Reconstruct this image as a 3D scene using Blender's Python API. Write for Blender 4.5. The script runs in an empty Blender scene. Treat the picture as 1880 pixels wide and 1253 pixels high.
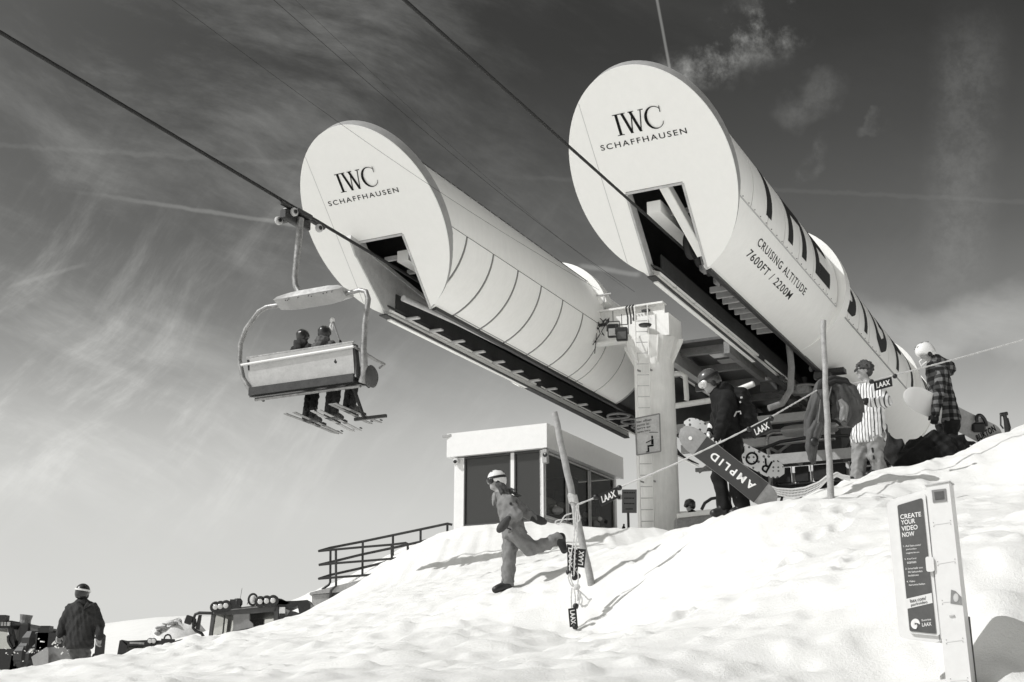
import bpy, bmesh, math, random
import numpy as np
from mathutils import Vector, Matrix, noise as mnoise
random.seed(7); RNG = np.random.RandomState(7)
SC = bpy.context.scene; COL = SC.collection
# ------------------------------------------------------------------ camera, sky, sun, exposure
F = 2350.0; PITCH = math.atan(683.5/F); CP, SP = math.cos(PITCH), math.sin(PITCH)
cam_d = bpy.data.cameras.new('camera'); cam = bpy.data.objects.new('camera', cam_d); COL.objects.link(cam)
cam_d.sensor_width = 36.0; cam_d.lens = 36.0*F/1880.0; cam_d.clip_end = 20000; cam_d.clip_start = 0.1
cam.location = (0, 0, 0); cam.rotation_euler = (math.pi/2+PITCH, 0, 0); SC.camera = cam
SC.view_settings.view_transform = 'Standard'; SC.view_settings.look = 'None'
SC.view_settings.exposure = 0.0; SC.view_settings.gamma = 1.0; SC.view_settings.use_curve_mapping = False
SUN = Vector((-0.68, -0.27, 0.68)).normalized()
sd = bpy.data.lights.new('sun', 'SUN'); so = bpy.data.objects.new('sun', sd); COL.objects.link(so)
sd.energy = 3.2; sd.angle = math.radians(0.5); sd.color = (1.0, 0.997, 0.988)
so.rotation_euler = SUN.to_track_quat('Z', 'Y').to_euler(); so.location = (-20, -10, 30)

def ray(px, py):
    u = (px-940.0)/F; v = (626.5-py)/F
    return Vector((u, CP-v*SP, SP+v*CP))
def at(px, py, Y):                                   # the point on the sight line at distance Y ahead
    r = ray(px, py); return r*(Y/r.y)
def on_plane(px, py, O, N):
    r = ray(px, py); return r*(O.dot(N)/r.dot(N))

W = bpy.data.worlds.new('World'); SC.world = W; W.use_nodes = True
nt = W.node_tree; nt.nodes.clear()
class NX:
    """small expression helper over a node tree"""
    def __init__(s, tree): s.t = tree
    def new(s, typ, **k):
        n = s.t.nodes.new(typ)
        for a, b in k.items(): setattr(n, a, b)
        return n
    def put(s, sock, v):
        if hasattr(v, 'is_linked') or isinstance(v, bpy.types.NodeSocket): s.t.links.new(v, sock)
        else: sock.default_value = v
    def m(s, op, a, b=None, c=None, clamp=False):
        n = s.new('ShaderNodeMath', operation=op); n.use_clamp = clamp
        s.put(n.inputs[0], a)
        if b is not None: s.put(n.inputs[1], b)
        if c is not None: s.put(n.inputs[2], c)
        return n.outputs[0]
    def v(s, op, a, b=None):
        n = s.new('ShaderNodeVectorMath', operation=op); s.put(n.inputs[0], a)
        if b is not None: s.put(n.inputs[1], b)
        return n.outputs['Value'] if op in ('DOT_PRODUCT', 'LENGTH') else n.outputs[0]
    def noise(s, vec, scale, detail=4, rough=.55, dist=0.0):
        n = s.new('ShaderNodeTexNoise'); s.put(n.inputs['Vector'], vec)
        n.inputs['Scale'].default_value = scale; n.inputs['Detail'].default_value = detail
        n.inputs['Roughness'].default_value = rough; n.inputs['Distortion'].default_value = dist
        return n.outputs['Fac']
    def smooth(s, x, a, b):
        n = s.new('ShaderNodeMapRange', interpolation_type='SMOOTHSTEP'); s.put(n.inputs['Value'], x)
        n.inputs['From Min'].default_value = a; n.inputs['From Max'].default_value = b
        return n.outputs['Result']
    def ramp(s, x, stops):
        n = s.new('ShaderNodeValToRGB'); s.put(n.inputs[0], x); cr = n.color_ramp
        while len(cr.elements) < len(stops): cr.elements.new(0.5)
        for e, (p, c) in zip(cr.elements, stops):
            e.position = p; e.color = (c, c, c, 1) if not isinstance(c, tuple) else (*c, 1)
        return n.outputs[0]
X = NX(nt)
sky = X.new('ShaderNodeTexSky'); sky.sky_type = 'NISHITA'; sky.sun_disc = False
sky.sun_elevation = math.asin(SUN.z); sky.sun_rotation = math.atan2(SUN.x, SUN.y)
sky.altitude = 2200; sky.air_density = 0.8; sky.dust_density = 0.4; sky.ozone_density = 1.5
sep = X.new('ShaderNodeSeparateColor'); nt.links.new(sky.outputs[0], sep.inputs[0])
nis = sep.outputs[0]                                     # red channel: a red filter on black-and-white film
tc = X.new('ShaderNodeTexCoord'); dirv = tc.outputs['Generated']
sx = X.new('ShaderNodeSeparateXYZ'); nt.links.new(dirv, sx.inputs[0]); dz = sx.outputs[2]
# thin high overcast towards the horizon
h_ = X.m('ADD', X.m('MULTIPLY', dz, 0.8), 0.1)
HAZE = [(-1, .63), (.0, .63), (.08, .63), (.15, .58), (.205, .47), (.245, .32), (.285, .20), (.345, .112), (.42, .064), (.48, .040), (.55, .030), (1, .030)]
haze = X.ramp(h_, [(max(0, a*.8+.1), b) for a, b in HAZE])
# cirrus: stretched, warped noise
warp = X.new('ShaderNodeTexNoise'); nt.links.new(dirv, warp.inputs['Vector']); warp.inputs['Scale'].default_value = 2.2; warp.inputs['Detail'].default_value = 3
wv = X.v('ADD', dirv, X.v('MULTIPLY', X.v('SUBTRACT', warp.outputs['Color'], (.5, .5, .5)), (.12, .12, .12)))
mp = X.new('ShaderNodeMapping', vector_type='TEXTURE'); nt.links.new(wv, mp.inputs['Vector']); mp.inputs['Rotation'].default_value = (0, math.radians(22), 0); mp.inputs['Scale'].default_value = (1/2.4, 1/2.0, 1/7.0)
cir = X.smooth(X.noise(mp.outputs[0], 2.3, 10, .66), .40, .80)
mp2 = X.new('ShaderNodeMapping', vector_type='TEXTURE'); nt.links.new(wv, mp2.inputs['Vector']); mp2.inputs['Rotation'].default_value = (0, math.radians(-50), 0); mp2.inputs['Scale'].default_value = (1/2.6, 1/2.0, 1/11.0)
cir2 = X.smooth(X.noise(mp2.outputs[0], 2.6, 9, .68), .44, .85)
big = X.smooth(X.noise(dirv, 3.1, 2, .5), .35, .68)
leftm = X.smooth(sx.outputs[0], .14, -.16)
cl = X.m('MULTIPLY', X.m('MULTIPLY', X.m('ADD', X.m('MULTIPLY', cir, .15), X.m('MULTIPLY', X.m('MULTIPLY', cir2, .24), X.smooth(dz, .46, .26))), X.smooth(dz, .10, .22)), X.m('ADD', X.m('MULTIPLY', leftm, .95), .10))
cl = X.m('MULTIPLY', cl, X.m('ADD', X.m('MULTIPLY', big, .8), .35))
puffn = X.smooth(X.noise(X.v('ADD', dirv, X.v('MULTIPLY', X.v('SUBTRACT', warp.outputs['Color'], (.5, .5, .5)), (.06, .06, .06))), 13, 10, .68), .40, .70)
pn = X.new('ShaderNodeTexNoise'); nt.links.new(dirv, pn.inputs['Vector']); pn.inputs['Scale'].default_value = 16; pn.inputs['Detail'].default_value = 5
pdir = X.v('ADD', dirv, X.v('MULTIPLY', X.v('SUBTRACT', pn.outputs['Color'], (.5, .5, .5)), (.075, .075, .075)))
def spot(px, py, rx, ry, ang=0):                         # soft patch of the sky in which a cloud sits
    c = ray(px, py).normalized(); r = c.cross(Vector((0, 0, 1))).normalized(); u = r.cross(c)
    ca, sa = math.cos(ang), math.sin(ang); a = r*ca+u*sa; b = u*ca-r*sa
    q = X.m('ADD', X.m('POWER', X.m('DIVIDE', X.v('DOT_PRODUCT', pdir, tuple(a)), rx), 2.0), X.m('POWER', X.m('DIVIDE', X.v('DOT_PRODUCT', pdir, tuple(b)), ry), 2.0))
    fr = X.m('GREATER_THAN', X.v('DOT_PRODUCT', dirv, tuple(c)), 0.5)
    return X.m('MULTIPLY', X.smooth(q, 1.0, 0.0), fr)
# note: spots are measured from the patch centre, so subtract the centre's own coordinates (zero for a and b by construction)
pm = None
for a in ((1300, 100, .050, .028,   .25, .46), (1425, 70, .036, .040, -.7, .36), (1490, 195, .036, .016, .1, .07), (1610, 232, .016, .005, -.1, .09), (1480, 290, .026, .012, .5, .10), (1385, 20, .05, .022, .3, .08)):
    t_ = X.m('MULTIPLY', spot(*a[:5]), a[5]); pm = t_ if pm is None else X.m('ADD', pm, t_)
puff = X.m('ADD', X.m('MULTIPLY', pm, puffn), X.m('MULTIPLY', X.m('MULTIPLY', spot(1860, 600, .20, .034, -.06), .17), X.m('ADD', X.m('MULTIPLY', cir, .5), .5)))
def trail(p0, p1, w, amp, rough=.6, fade=(0.1, 0.1), seed=0.0):
    a = ray(*p0).normalized(); b = ray(*p1).normalized(); nn = a.cross(b).normalized(); t = nn.cross(a).normalized(); L = b.dot(t)
    wob = X.m('MULTIPLY', X.m('SUBTRACT', X.noise(dirv, 70+seed, 3, .6), .5), w*rough*2)
    dist = X.m('ABSOLUTE', X.m('ADD', X.v('DOT_PRODUCT', dirv, tuple(nn)), wob))
    core = X.smooth(dist, w, w*.15); al = X.v('DOT_PRODUCT', dirv, tuple(t))
    msk = X.m('MULTIPLY', X.smooth(al, -.001, L*fade[0]), X.smooth(al, L*1.001, L*(1-fade[1])))
    msk = X.m('MULTIPLY', msk, X.m('GREATER_THAN', X.v('DOT_PRODUCT', dirv, tuple((a+b).normalized())), .6))
    return X.m('MULTIPLY', X.m('MULTIPLY', core, msk), amp)
tr = trail((1204, -12), (1234, 150), .0016, .16, .05, (.01, .01))
for a in (((-20, 266), (900, 322), .0028, .022, 1.2, (.02, .3), 11), ((850, 320), (1900, 372), .0026, .016, .8, (.2, .02), 23), ((60, 340), (560, 416), .0024, .09, .45, (.7, .02), 5), ((1060, 487), (1180, 506), .003, .10, .4, (.1, .1), 7), ((0, 532), (180, 478), .0022, .045, .8, (.3, .3), 9)):
    tr = X.m('ADD', tr, trail(*a))
band = X.m('MULTIPLY', trail((1790, -30), (1745, 620), .032, .042, .18, (.25, .3), -50), X.m('ADD', X.smooth(X.noise(dirv, 60, 5, .7), .3, .7), .35))
tr = X.m('ADD', tr, band)
glow = X.m('POWER', X.m('MAXIMUM', X.v('DOT_PRODUCT', dirv, tuple(SUN)), 0.0), 2.5)      # added sky glow towards the sun, behind the camera's left shoulder, filling shadows
haze = X.m('ADD', haze, X.m('MULTIPLY', glow, .75))
hz = X.m('ADD', haze, X.m('MULTIPLY', X.m('MULTIPLY', X.noise(mp.outputs[0], 1.2, 4, .5), haze), .12))
val = X.m('ADD', X.m('ADD', X.m('MULTIPLY', X.m('ADD', X.m('ADD', hz, cl), X.m('ADD', puff, tr)), 10.0), X.m('MULTIPLY', nis, .05)), 0.0)
cmb = X.new('ShaderNodeCombineColor'); nt.links.new(val, cmb.inputs[0]); nt.links.new(val, cmb.inputs[1]); nt.links.new(X.m('MULTIPLY', val, .965), cmb.inputs[2])
bg = X.new('ShaderNodeBackground'); nt.links.new(cmb.outputs[0], bg.inputs['Color']); bg.inputs['Strength'].default_value = 0.1
wo = X.new('ShaderNodeOutputWorld'); nt.links.new(bg.outputs[0], wo.inputs[0])

# ------------------------------------------------------------------ materials
def mat(name, v, rough=.5, metal=0.0, var=0.0, vscale=6.0, bump=0.0, bscale=40.0, spec=.5, alpha=None, coat=0.0, stripes=None):
    m = bpy.data.materials.new(name); m.use_nodes = True; t = m.node_tree; b = t.nodes['Principled BSDF']; Y = NX(t)
    c = (v, v*.995, v*.985, 1); b.inputs['Base Color'].default_value = c
    b.inputs['Roughness'].default_value = rough; b.inputs['Metallic'].default_value = metal; b.inputs['Specular IOR Level'].default_value = spec
    co = Y.new('ShaderNodeTexCoord').outputs['Object']
    if var or bump:
        if var:
            f = Y.m('ADD', Y.m('MULTIPLY', Y.noise(co, vscale, 6, .62), .6), Y.m('MULTIPLY', Y.noise(co, vscale*5.3, 4, .6), .4))
            lo = v*(1-var); hi = min(.95, v*(1+var*.6))
            cr = Y.ramp(f, [(.32, (lo, lo*.995, lo*.985)), (.68, (hi, hi*.995, hi*.985))]); t.links.new(cr, b.inputs['Base Color'])
            t.links.new(Y.m('ADD', Y.m('MULTIPLY', Y.noise(co, vscale*2, 3), .3), max(0, rough-.15)), b.inputs['Roughness'])
        if bump:
            bn = Y.new('ShaderNodeBump'); bn.inputs['Strength'].default_value = bump; bn.inputs['Distance'].default_value = .02
            t.links.new(Y.noise(co, bscale, 5, .6), bn.inputs['Height']); t.links.new(bn.outputs[0], b.inputs['Normal'])
    if coat: b.inputs['Coat Weight'].default_value = coat
    return m
def streaky(name, v, rough, streak=.12):
    """painted sheet metal with faint vertical run-off streaks and grime"""
    m = bpy.data.materials.new(name); m.use_nodes = True; t = m.node_tree; b = t.nodes['Principled BSDF']; Y = NX(t)
    co = Y.new('ShaderNodeTexCoord').outputs['Object']
    mp = Y.new('ShaderNodeMapping'); t.links.new(co, mp.inputs['Vector']); mp.inputs['Scale'].default_value = (5, 5, .5)
    f = Y.m('ADD', Y.m('MULTIPLY', Y.noise(mp.outputs[0], 2.2, 6, .65), .55), Y.m('MULTIPLY', Y.noise(co, 3.0, 6, .65), .45))
    cr = Y.ramp(f, [(.33, tuple(np.array((v, v*.995, v*.97))*(1-streak))), (.62, (v, v*.995, v*.97))]); t.links.new(cr, b.inputs['Base Color'])
    b.inputs['Roughness'].default_value = rough; b.inputs['Specular IOR Level'].default_value = .4
    bn = Y.new('ShaderNodeBump'); bn.inputs['Strength'].default_value = .10; bn.inputs['Distance'].default_value = .03
    t.links.new(Y.noise(co, .9, 3, .5), bn.inputs['Height']); t.links.new(bn.outputs[0], b.inputs['Normal'])
    return m
M = {}
M['white'] = streaky('white_paint', .90, .38, .06); M['white2'] = streaky('white_column_paint', .80, .45, .18); M['plate'] = streaky('white_face_panel', .89, .35, .03)
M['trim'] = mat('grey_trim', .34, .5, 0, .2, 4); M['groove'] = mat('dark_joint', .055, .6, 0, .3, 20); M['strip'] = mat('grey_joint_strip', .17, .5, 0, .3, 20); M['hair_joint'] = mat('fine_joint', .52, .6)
M['ink'] = mat('black_lettering', .010, .8, spec=.12); M['inkgrey'] = mat('grey_lettering', .022, .7, spec=.15); M['whiteink'] = mat('white_lettering', .8, .5)
M['steel'] = mat('galvanised_steel', .33, .42, .7, .5, 9, .15, 60); M['alu'] = mat('brushed_aluminium', .46, .4, .55, .16, 5, .1, 80); M['darksteel'] = mat('dark_steel', .035, .5, .3, .5, 8, .1, 50)
M['black'] = mat('black_plastic', .012, .45); M['rubber'] = mat('black_rubber', .018, .7, 0, .3, 10); M['inside_dark'] = mat('dark_interior', .05, .8, 0, .4, 3)
M['cream'] = mat('pale_grey_paint', .5, .5, 0, .25, 5); M['midgrey'] = mat('mid_grey_paint', .22, .5, 0, .3, 5); M['darkgrey'] = mat('dark_grey_paint', .07, .5, 0, .4, 5)
M['white_plastic'] = mat('white_plastic', .70, .35, 0, .06, 5); M['wood'] = mat('weathered_pole_wood', .36, .75, 0, .35, 14, .35, 40)
M['rope'] = mat('pale_cord', .62, .8, 0, .3, 60, .3, 120); M['cable'] = mat('greasy_wire_rope', .022, .6, 0, .4, 30, spec=.25)
M['glass'] = mat('dark_window_glass', .03, .04, 0, spec=.5); M['concrete'] = mat('rough_concrete', .32, .85, 0, .35, 5, .4, 25)
M['skin'] = mat('skin', .36, .55, 0, .12, 20); M['hair'] = mat('brown_hair', .055, .6, 0, .6, 60, .6, 90)
M['cloth_black'] = mat('black_cloth', .010, .75, 0, .5, 12, .25, 60, spec=.2); M['cloth_dark'] = mat('dark_cloth', .03, .8, 0, .4, 10, .3, 50, spec=.25)
M['cloth_grey'] = mat('grey_ski_suit_cloth', .20, .75, 0, .22, 5, .45, 40, spec=.3); M['cloth_sand'] = mat('sand_trouser_cloth', .26, .8, 0, .15, 6, .4, 40, spec=.25)
M['cloth_coat'] = mat('charcoal_coat_cloth', .035, .8, 0, .45, 7, .3, 50, spec=.25); M['mitt'] = mat('dark_grey_mitten', .045, .75, 0, .3, 20, .3, 60)
M['helm_white'] = mat('white_helmet_shell', .74, .3, 0, .06, 12, coat=.4); M['helm_grey'] = mat('grey_helmet_shell', .06, .28, 0, .2, 9, coat=.5); M['helm_black'] = mat('black_helmet_shell', .015, .3, coat=.4)
M['lens'] = mat('dark_goggle_lens', .02, .08); M['silver'] = mat('silver_goggle_lens', .6, .2, .6)
M['jacket'] = mat('grey_jacket_cloth', .075, .7, 0, .45, 3, .35, 50); M['board_wood'] = mat('grey_board_base', .28, .35, 0, .25, 6); M['board_black'] = mat('black_board_base', .035, .3); M['board_white'] = mat('white_board_area', .78, .3)
M['lamp'] = mat('lamp_glass', .55, .15, 0, .1, 20); M['dirty'] = mat('dirty_snow', .66, .8, 0, .25, 3, .6, 8); M['slate'] = mat('slate_grey_sheet', .085, .35, 0, .2, 8)
def pattern(name, kind):
    m = bpy.data.materials.new(name); m.use_nodes = True; t = m.node_tree; b = t.nodes['Principled BSDF']; Y = NX(t)
    co = Y.new('ShaderNodeTexCoord').outputs['Object']; s = Y.new('ShaderNodeSeparateXYZ')
    wob = Y.v('MULTIPLY', Y.v('SUBTRACT', (lambda n: (t.links.new(co, n.inputs['Vector']), n.inputs['Scale'].__setattr__('default_value', 5), n.outputs['Color'])[2])(Y.new('ShaderNodeTexNoise')), (.5, .5, .5)), (.014, .014, .014))
    t.links.new(Y.v('ADD', co, wob), s.inputs[0]); x, y, z = s.outputs
    if kind == 'stripe':
        q = Y.m('FRACT', Y.m('MULTIPLY', Y.m('SUBTRACT', x, Y.m('MULTIPLY', y, .6)), 20.0)); q2 = Y.m('FRACT', Y.m('MULTIPLY', Y.m('SUBTRACT', x, Y.m('MULTIPLY', y, .6)), 10.0))
        k = Y.m('MULTIPLY', Y.m('GREATER_THAN', q, .66), Y.m('ADD', Y.m('MULTIPLY', Y.m('GREATER_THAN', q2, .5), .25), .75))
        cr = Y.ramp(k, [(0, .70), (1, .055)]); rough = .8
    elif kind == 'plaid':
        a = Y.m('GREATER_THAN', Y.m('FRACT', Y.m('MULTIPLY', Y.m('ADD', x, Y.m('MULTIPLY', y, .5)), 9.0)), .5); c = Y.m('GREATER_THAN', Y.m('FRACT', Y.m('MULTIPLY', z, 9.0)), .5)
        k = Y.m('ADD', Y.m('MULTIPLY', a, .5), Y.m('MULTIPLY', c, .5)); cr = Y.ramp(k, [(0, .010), (.45, .028), (1, .15)]); rough = .9
    else:
        vo = Y.new('ShaderNodeTexVoronoi'); t.links.new(co, vo.inputs['Vector']); vo.inputs['Scale'].default_value = 17; vo.inputs['Randomness'].default_value = .2
        cr = Y.ramp(Y.m('LESS_THAN', vo.outputs['Distance'], .30), [(0, .58), (1, .10)]); rough = .35
    t.links.new(cr, b.inputs['Base Color']); b.inputs['Roughness'].default_value = rough; b.inputs['Specular IOR Level'].default_value = .2
    if kind != 'dots':
        bn = Y.new('ShaderNodeBump'); bn.inputs['Strength'].default_value = .3; bn.inputs['Distance'].default_value = .02; t.links.new(Y.noise(co, 45, 4), bn.inputs['Height']); t.links.new(bn.outputs[0], b.inputs['Normal'])
    return m
M['stripe'] = pattern('striped_shirt_cloth', 'stripe'); M['plaid'] = pattern('plaid_jacket_cloth', 'plaid'); M['dots'] = pattern('polka_dot_board', 'dots')
def snowmat():
    m = bpy.data.materials.new('snow'); m.use_nodes = True; t = m.node_tree; b = t.nodes['Principled BSDF']; Y = NX(t)
    co = Y.new('ShaderNodeTexCoord').outputs['Object']
    cr = Y.ramp(Y.m('ADD', Y.m('MULTIPLY', Y.noise(co, .7, 5, .6), .5), Y.m('MULTIPLY', Y.noise(co, 5, 6, .65), .5)), [(.30, (.80, .797, .775)), (.58, (.89, .887, .87))])
    t.links.new(cr, b.inputs['Base Color']); b.inputs['Roughness'].default_value = .65; b.inputs['Specular IOR Level'].default_value = .25
    h = Y.m('ADD', Y.m('MULTIPLY', Y.noise(co, 9, 10, .75), .55), Y.m('MULTIPLY', Y.noise(co, 48, 6, .78), .45))
    bn = Y.new('ShaderNodeBump'); bn.inputs['Strength'].default_value = .6; bn.inputs['Distance'].default_value = .055
    t.links.new(h, bn.inputs['Height']); t.links.new(bn.outputs[0], b.inputs['Normal']); return m
M['snow'] = snowmat()
def glass(name, tint, mixf):
    m = bpy.data.materials.new(name); m.use_nodes = True; t = m.node_tree; b = t.nodes['Principled BSDF']; Y = NX(t)
    b.inputs['Base Color'].default_value = (tint, tint, tint*.97, 1); b.inputs['Roughness'].default_value = .03; b.inputs['Specular IOR Level'].default_value = .35
    tr_ = Y.new('ShaderNodeBsdfTransparent'); tr_.inputs[0].default_value = (.8, .8, .78, 1); mx = Y.new('ShaderNodeMixShader'); mx.inputs[0].default_value = mixf
    t.links.new(b.outputs[0], mx.inputs[1]); t.links.new(tr_.outputs[0], mx.inputs[2]); t.links.new(mx.outputs[0], t.nodes['Material Output'].inputs[0]); return m
M['pane'] = glass('tinted_pane', .03, .74); M['clear'] = glass('clear_pane', .05, .88); M['pane_front'] = glass('dark_front_pane', .045, .10)
# ------------------------------------------------------------------ object helpers
ROOTM = {}
def thing(name, label, cat, mw=None, group=None):
    o = bpy.data.objects.new(name, None); COL.objects.link(o); o.empty_display_size = .2
    mw = mw if isinstance(mw, Matrix) else Matrix.Translation(Vector((0, 0, 0) if mw is None else mw))
    o.matrix_world = mw; ROOTM[o.name] = mw.copy(); o['label'] = label; o['category'] = cat
    if group: o['group'] = group
    return o
def tag(o, label, cat, group=None):
    o['label'] = label; o['category'] = cat
    if group: o['group'] = group
    return o
class MB:
    def __init__(s): s.v = []; s.f = []
    def add(s, vs, fs):
        k = len(s.v); s.v += [tuple(a) for a in vs]; s.f += [tuple(i+k for i in f) for f in fs]; return s
    def box(s, c, size, R=None, bev=0.0):
        hx, hy, hz = [a/2 for a in size]; c = Vector(c); R = R or Matrix.Identity(3)
        if bev <= 0:
            vs = [c+R@Vector((x, y, z)) for x in (-hx, hx) for y in (-hy, hy) for z in (-hz, hz)]
            return s.add(vs, [(0, 1, 3, 2), (4, 6, 7, 5), (0, 4, 5, 1), (2, 3, 7, 6), (0, 2, 6, 4), (1, 5, 7, 3)])
        b = bev; pr = [(-hx+b, -hy), (hx-b, -hy), (hx, -hy+b), (hx, hy-b), (hx-b, hy), (-hx+b, hy), (-hx, hy-b), (-hx, -hy+b)]
        return s.loft([[c+R@Vector((x, y, z)) for x, y in pr] if abs(z) < hz-b/2 else [c+R@Vector((x*(1-b/hx), y*(1-b/hy), z)) for x, y in pr] for z in (-hz, -hz+b, hz-b, hz)])
    def loft(s, rings, cap=True, closed=True):
        n = len(rings[0]); vs = [p for r in rings for p in r]; fs = []
        for i in range(len(rings)-1):
            for j in range(n if closed else n-1):
                a = i*n+j; b = i*n+(j+1) % n; fs.append((a, b, b+n, a+n))
        if cap: fs += [tuple(reversed(range(n))), tuple(range(len(vs)-n, len(vs)))]
        return s.add(vs, fs)
    def tube(s, path, r, seg=8, cap=True):
        P = [Vector(p) for p in path]; rs = r if isinstance(r, (list, tuple)) else [r]*len(P); rings = []; up = None
        for i, p in enumerate(P):
            t = ((P[min(i+1, len(P)-1)]-P[max(i-1, 0)])).normalized()
            if up is None: up = t.orthogonal().normalized()
            a = (up-t*up.dot(t)).normalized(); up = a; b = t.cross(a)
            rings.append([p+(a*math.cos(2*math.pi*k/seg)+b*math.sin(2*math.pi*k/seg))*rs[i] for k in range(seg)])
        return s.loft(rings, cap)
    def bar(s, a, b, w, h, up=(0, 0, 1)):                   # rectangular bar from a to b; w sideways, h along up
        a, b = Vector(a), Vector(b); t = (b-a).normalized(); u = Vector(up); u = (u-t*u.dot(t))
        u = u.normalized() if u.length > 1e-4 else t.orthogonal().normalized(); r = t.cross(u)
        o = [r*x*w/2+u*y*h/2 for x, y in ((-1, -1), (1, -1), (1, 1), (-1, 1))]
        return s.loft([[a+q for q in o], [b+q for q in o]])
    def prism(s, poly, off):                                # polygon (3D points) pushed along the vector off
        P = [Vector(p) for p in poly]; off = Vector(off); n = len(P)
        return s.add(P+[p+off for p in P], [tuple(range(n)), tuple(reversed(range(n, 2*n)))]+[(i, i+n, (i+1) % n+n, (i+1) % n) for i in range(n)])
    def lathe(s, c, ax, prof, seg=20):                      # prof: (along axis, radius)
        c = Vector(c); ax = Vector(ax).normalized(); a = ax.orthogonal().normalized(); b = ax.cross(a)
        return s.loft([[c+ax*h+(a*math.cos(2*math.pi*k/seg)+b*math.sin(2*math.pi*k/seg))*max(r, 1e-4) for k in range(seg)] for h, r in prof])
    def ball(s, c, r, seg=10, R=None):
        rr = r if hasattr(r, '__len__') else (r, r, r); R = R or Matrix.Identity(3); c = Vector(c); n = seg//2+1
        return s.loft([[c+R@Vector((rr[0]*math.sin(math.pi*i/n)*math.cos(2*math.pi*k/seg), rr[1]*math.sin(math.pi*i/n)*math.sin(2*math.pi*k/seg), -rr[2]*math.cos(math.pi*i/n))) for k in range(seg)] for i in range(1, n)])
    def build(s, name, material, parent=None, local=False, smooth=None, kind=None, label=None, root=None, bev=0):
        me = bpy.data.meshes.new(name); V = [Vector(v) for v in s.v]
        if parent is not None:
            r = parent
            while r.parent is not None: r = r.parent
            if not local and r.name in ROOTM:
                inv = ROOTM[r.name].inverted(); V = [inv@v for v in V]
        else:
            if kind != 'structure' and not local:
                root = root or Vector((sum(v.x for v in V)/len(V), sum(v.y for v in V)/len(V), min(v.z for v in V)))
                V = [v-root for v in V]
        me.from_pydata([tuple(v) for v in V], [], s.f); me.materials.append(material)
        bm = bmesh.new(); bm.from_mesh(me); bmesh.ops.recalc_face_normals(bm, faces=bm.faces); bm.to_mesh(me); bm.free()
        if smooth is not None:
            for p in me.polygons: p.use_smooth = True
            me.set_sharp_from_angle(angle=math.radians(smooth))
        o = bpy.data.objects.new(name, me); COL.objects.link(o)
        if parent is not None: o.parent = parent
        elif root is not None: o.location = root; ROOTM[o.name] = Matrix.Translation(root)
        else: ROOTM[o.name] = Matrix.Identity(4)
        if kind: o['kind'] = kind
        if label: o['label'] = label
        return o
def copy_tree(o, parent=None):
    c = o.copy(); COL.objects.link(c)
    if parent is not None: c.parent = parent
    for ch in list(o.children): copy_tree(ch, c)
    return c
def text_mesh(txt, bold=0.0, spacing=1.0, ext=.0):
    cu = bpy.data.curves.new('lettering', 'FONT'); cu.body = txt; cu.offset = bold; cu.space_character = spacing; cu.resolution_u = 4; cu.fill_mode = 'FRONT'
    o = bpy.data.objects.new('lettering', cu); COL.objects.link(o); bpy.context.view_layer.update()
    me = bpy.data.meshes.new_from_object(o.evaluated_get(bpy.context.evaluated_depsgraph_get()))
    v = np.array([q.co[:2] for q in me.vertices]); f = [tuple(p.vertices) for p in me.polygons]
    bpy.data.objects.remove(o); bpy.data.curves.remove(cu); bpy.data.meshes.remove(me)
    v = (v-v.min(0))/(v.max(0)-v.min(0)); return v, f
def text_quad(name, txt, BL, BR, TL, material, parent, bold=.012, spacing=1.05, lift=.004, local=False, nrm=None):
    BL, BR, TL = Vector(BL), Vector(BR), Vector(TL); v, f = text_mesh(txt, bold, spacing); ex, ey = BR-BL, TL-BL
    nn = ex.cross(ey).normalized() if nrm is None else Vector(nrm).normalized()
    mb = MB(); mb.add([BL+ex*a+ey*b+nn*lift for a, b in v], f); return mb.build(name, material, parent, local=local)
def stroke_glyph(lines, th):
    """polylines in glyph units -> quads, each stroke a hair above the last so none share a plane"""
    out = []
    for k, ln in enumerate(lines):
        P = [np.array(p, float) for p in ln]; L = []; R = []
        for i, p in enumerate(P):
            t = P[min(i+1, len(P)-1)]-P[max(i-1, 0)]; t /= np.linalg.norm(t); nn = np.array([-t[1], t[0]])*th/2; L.append(p+nn); R.append(p-nn)
        for i in range(len(P)-1): out.append((k, [R[i], R[i+1], L[i+1], L[i]]))
    return out
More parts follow.
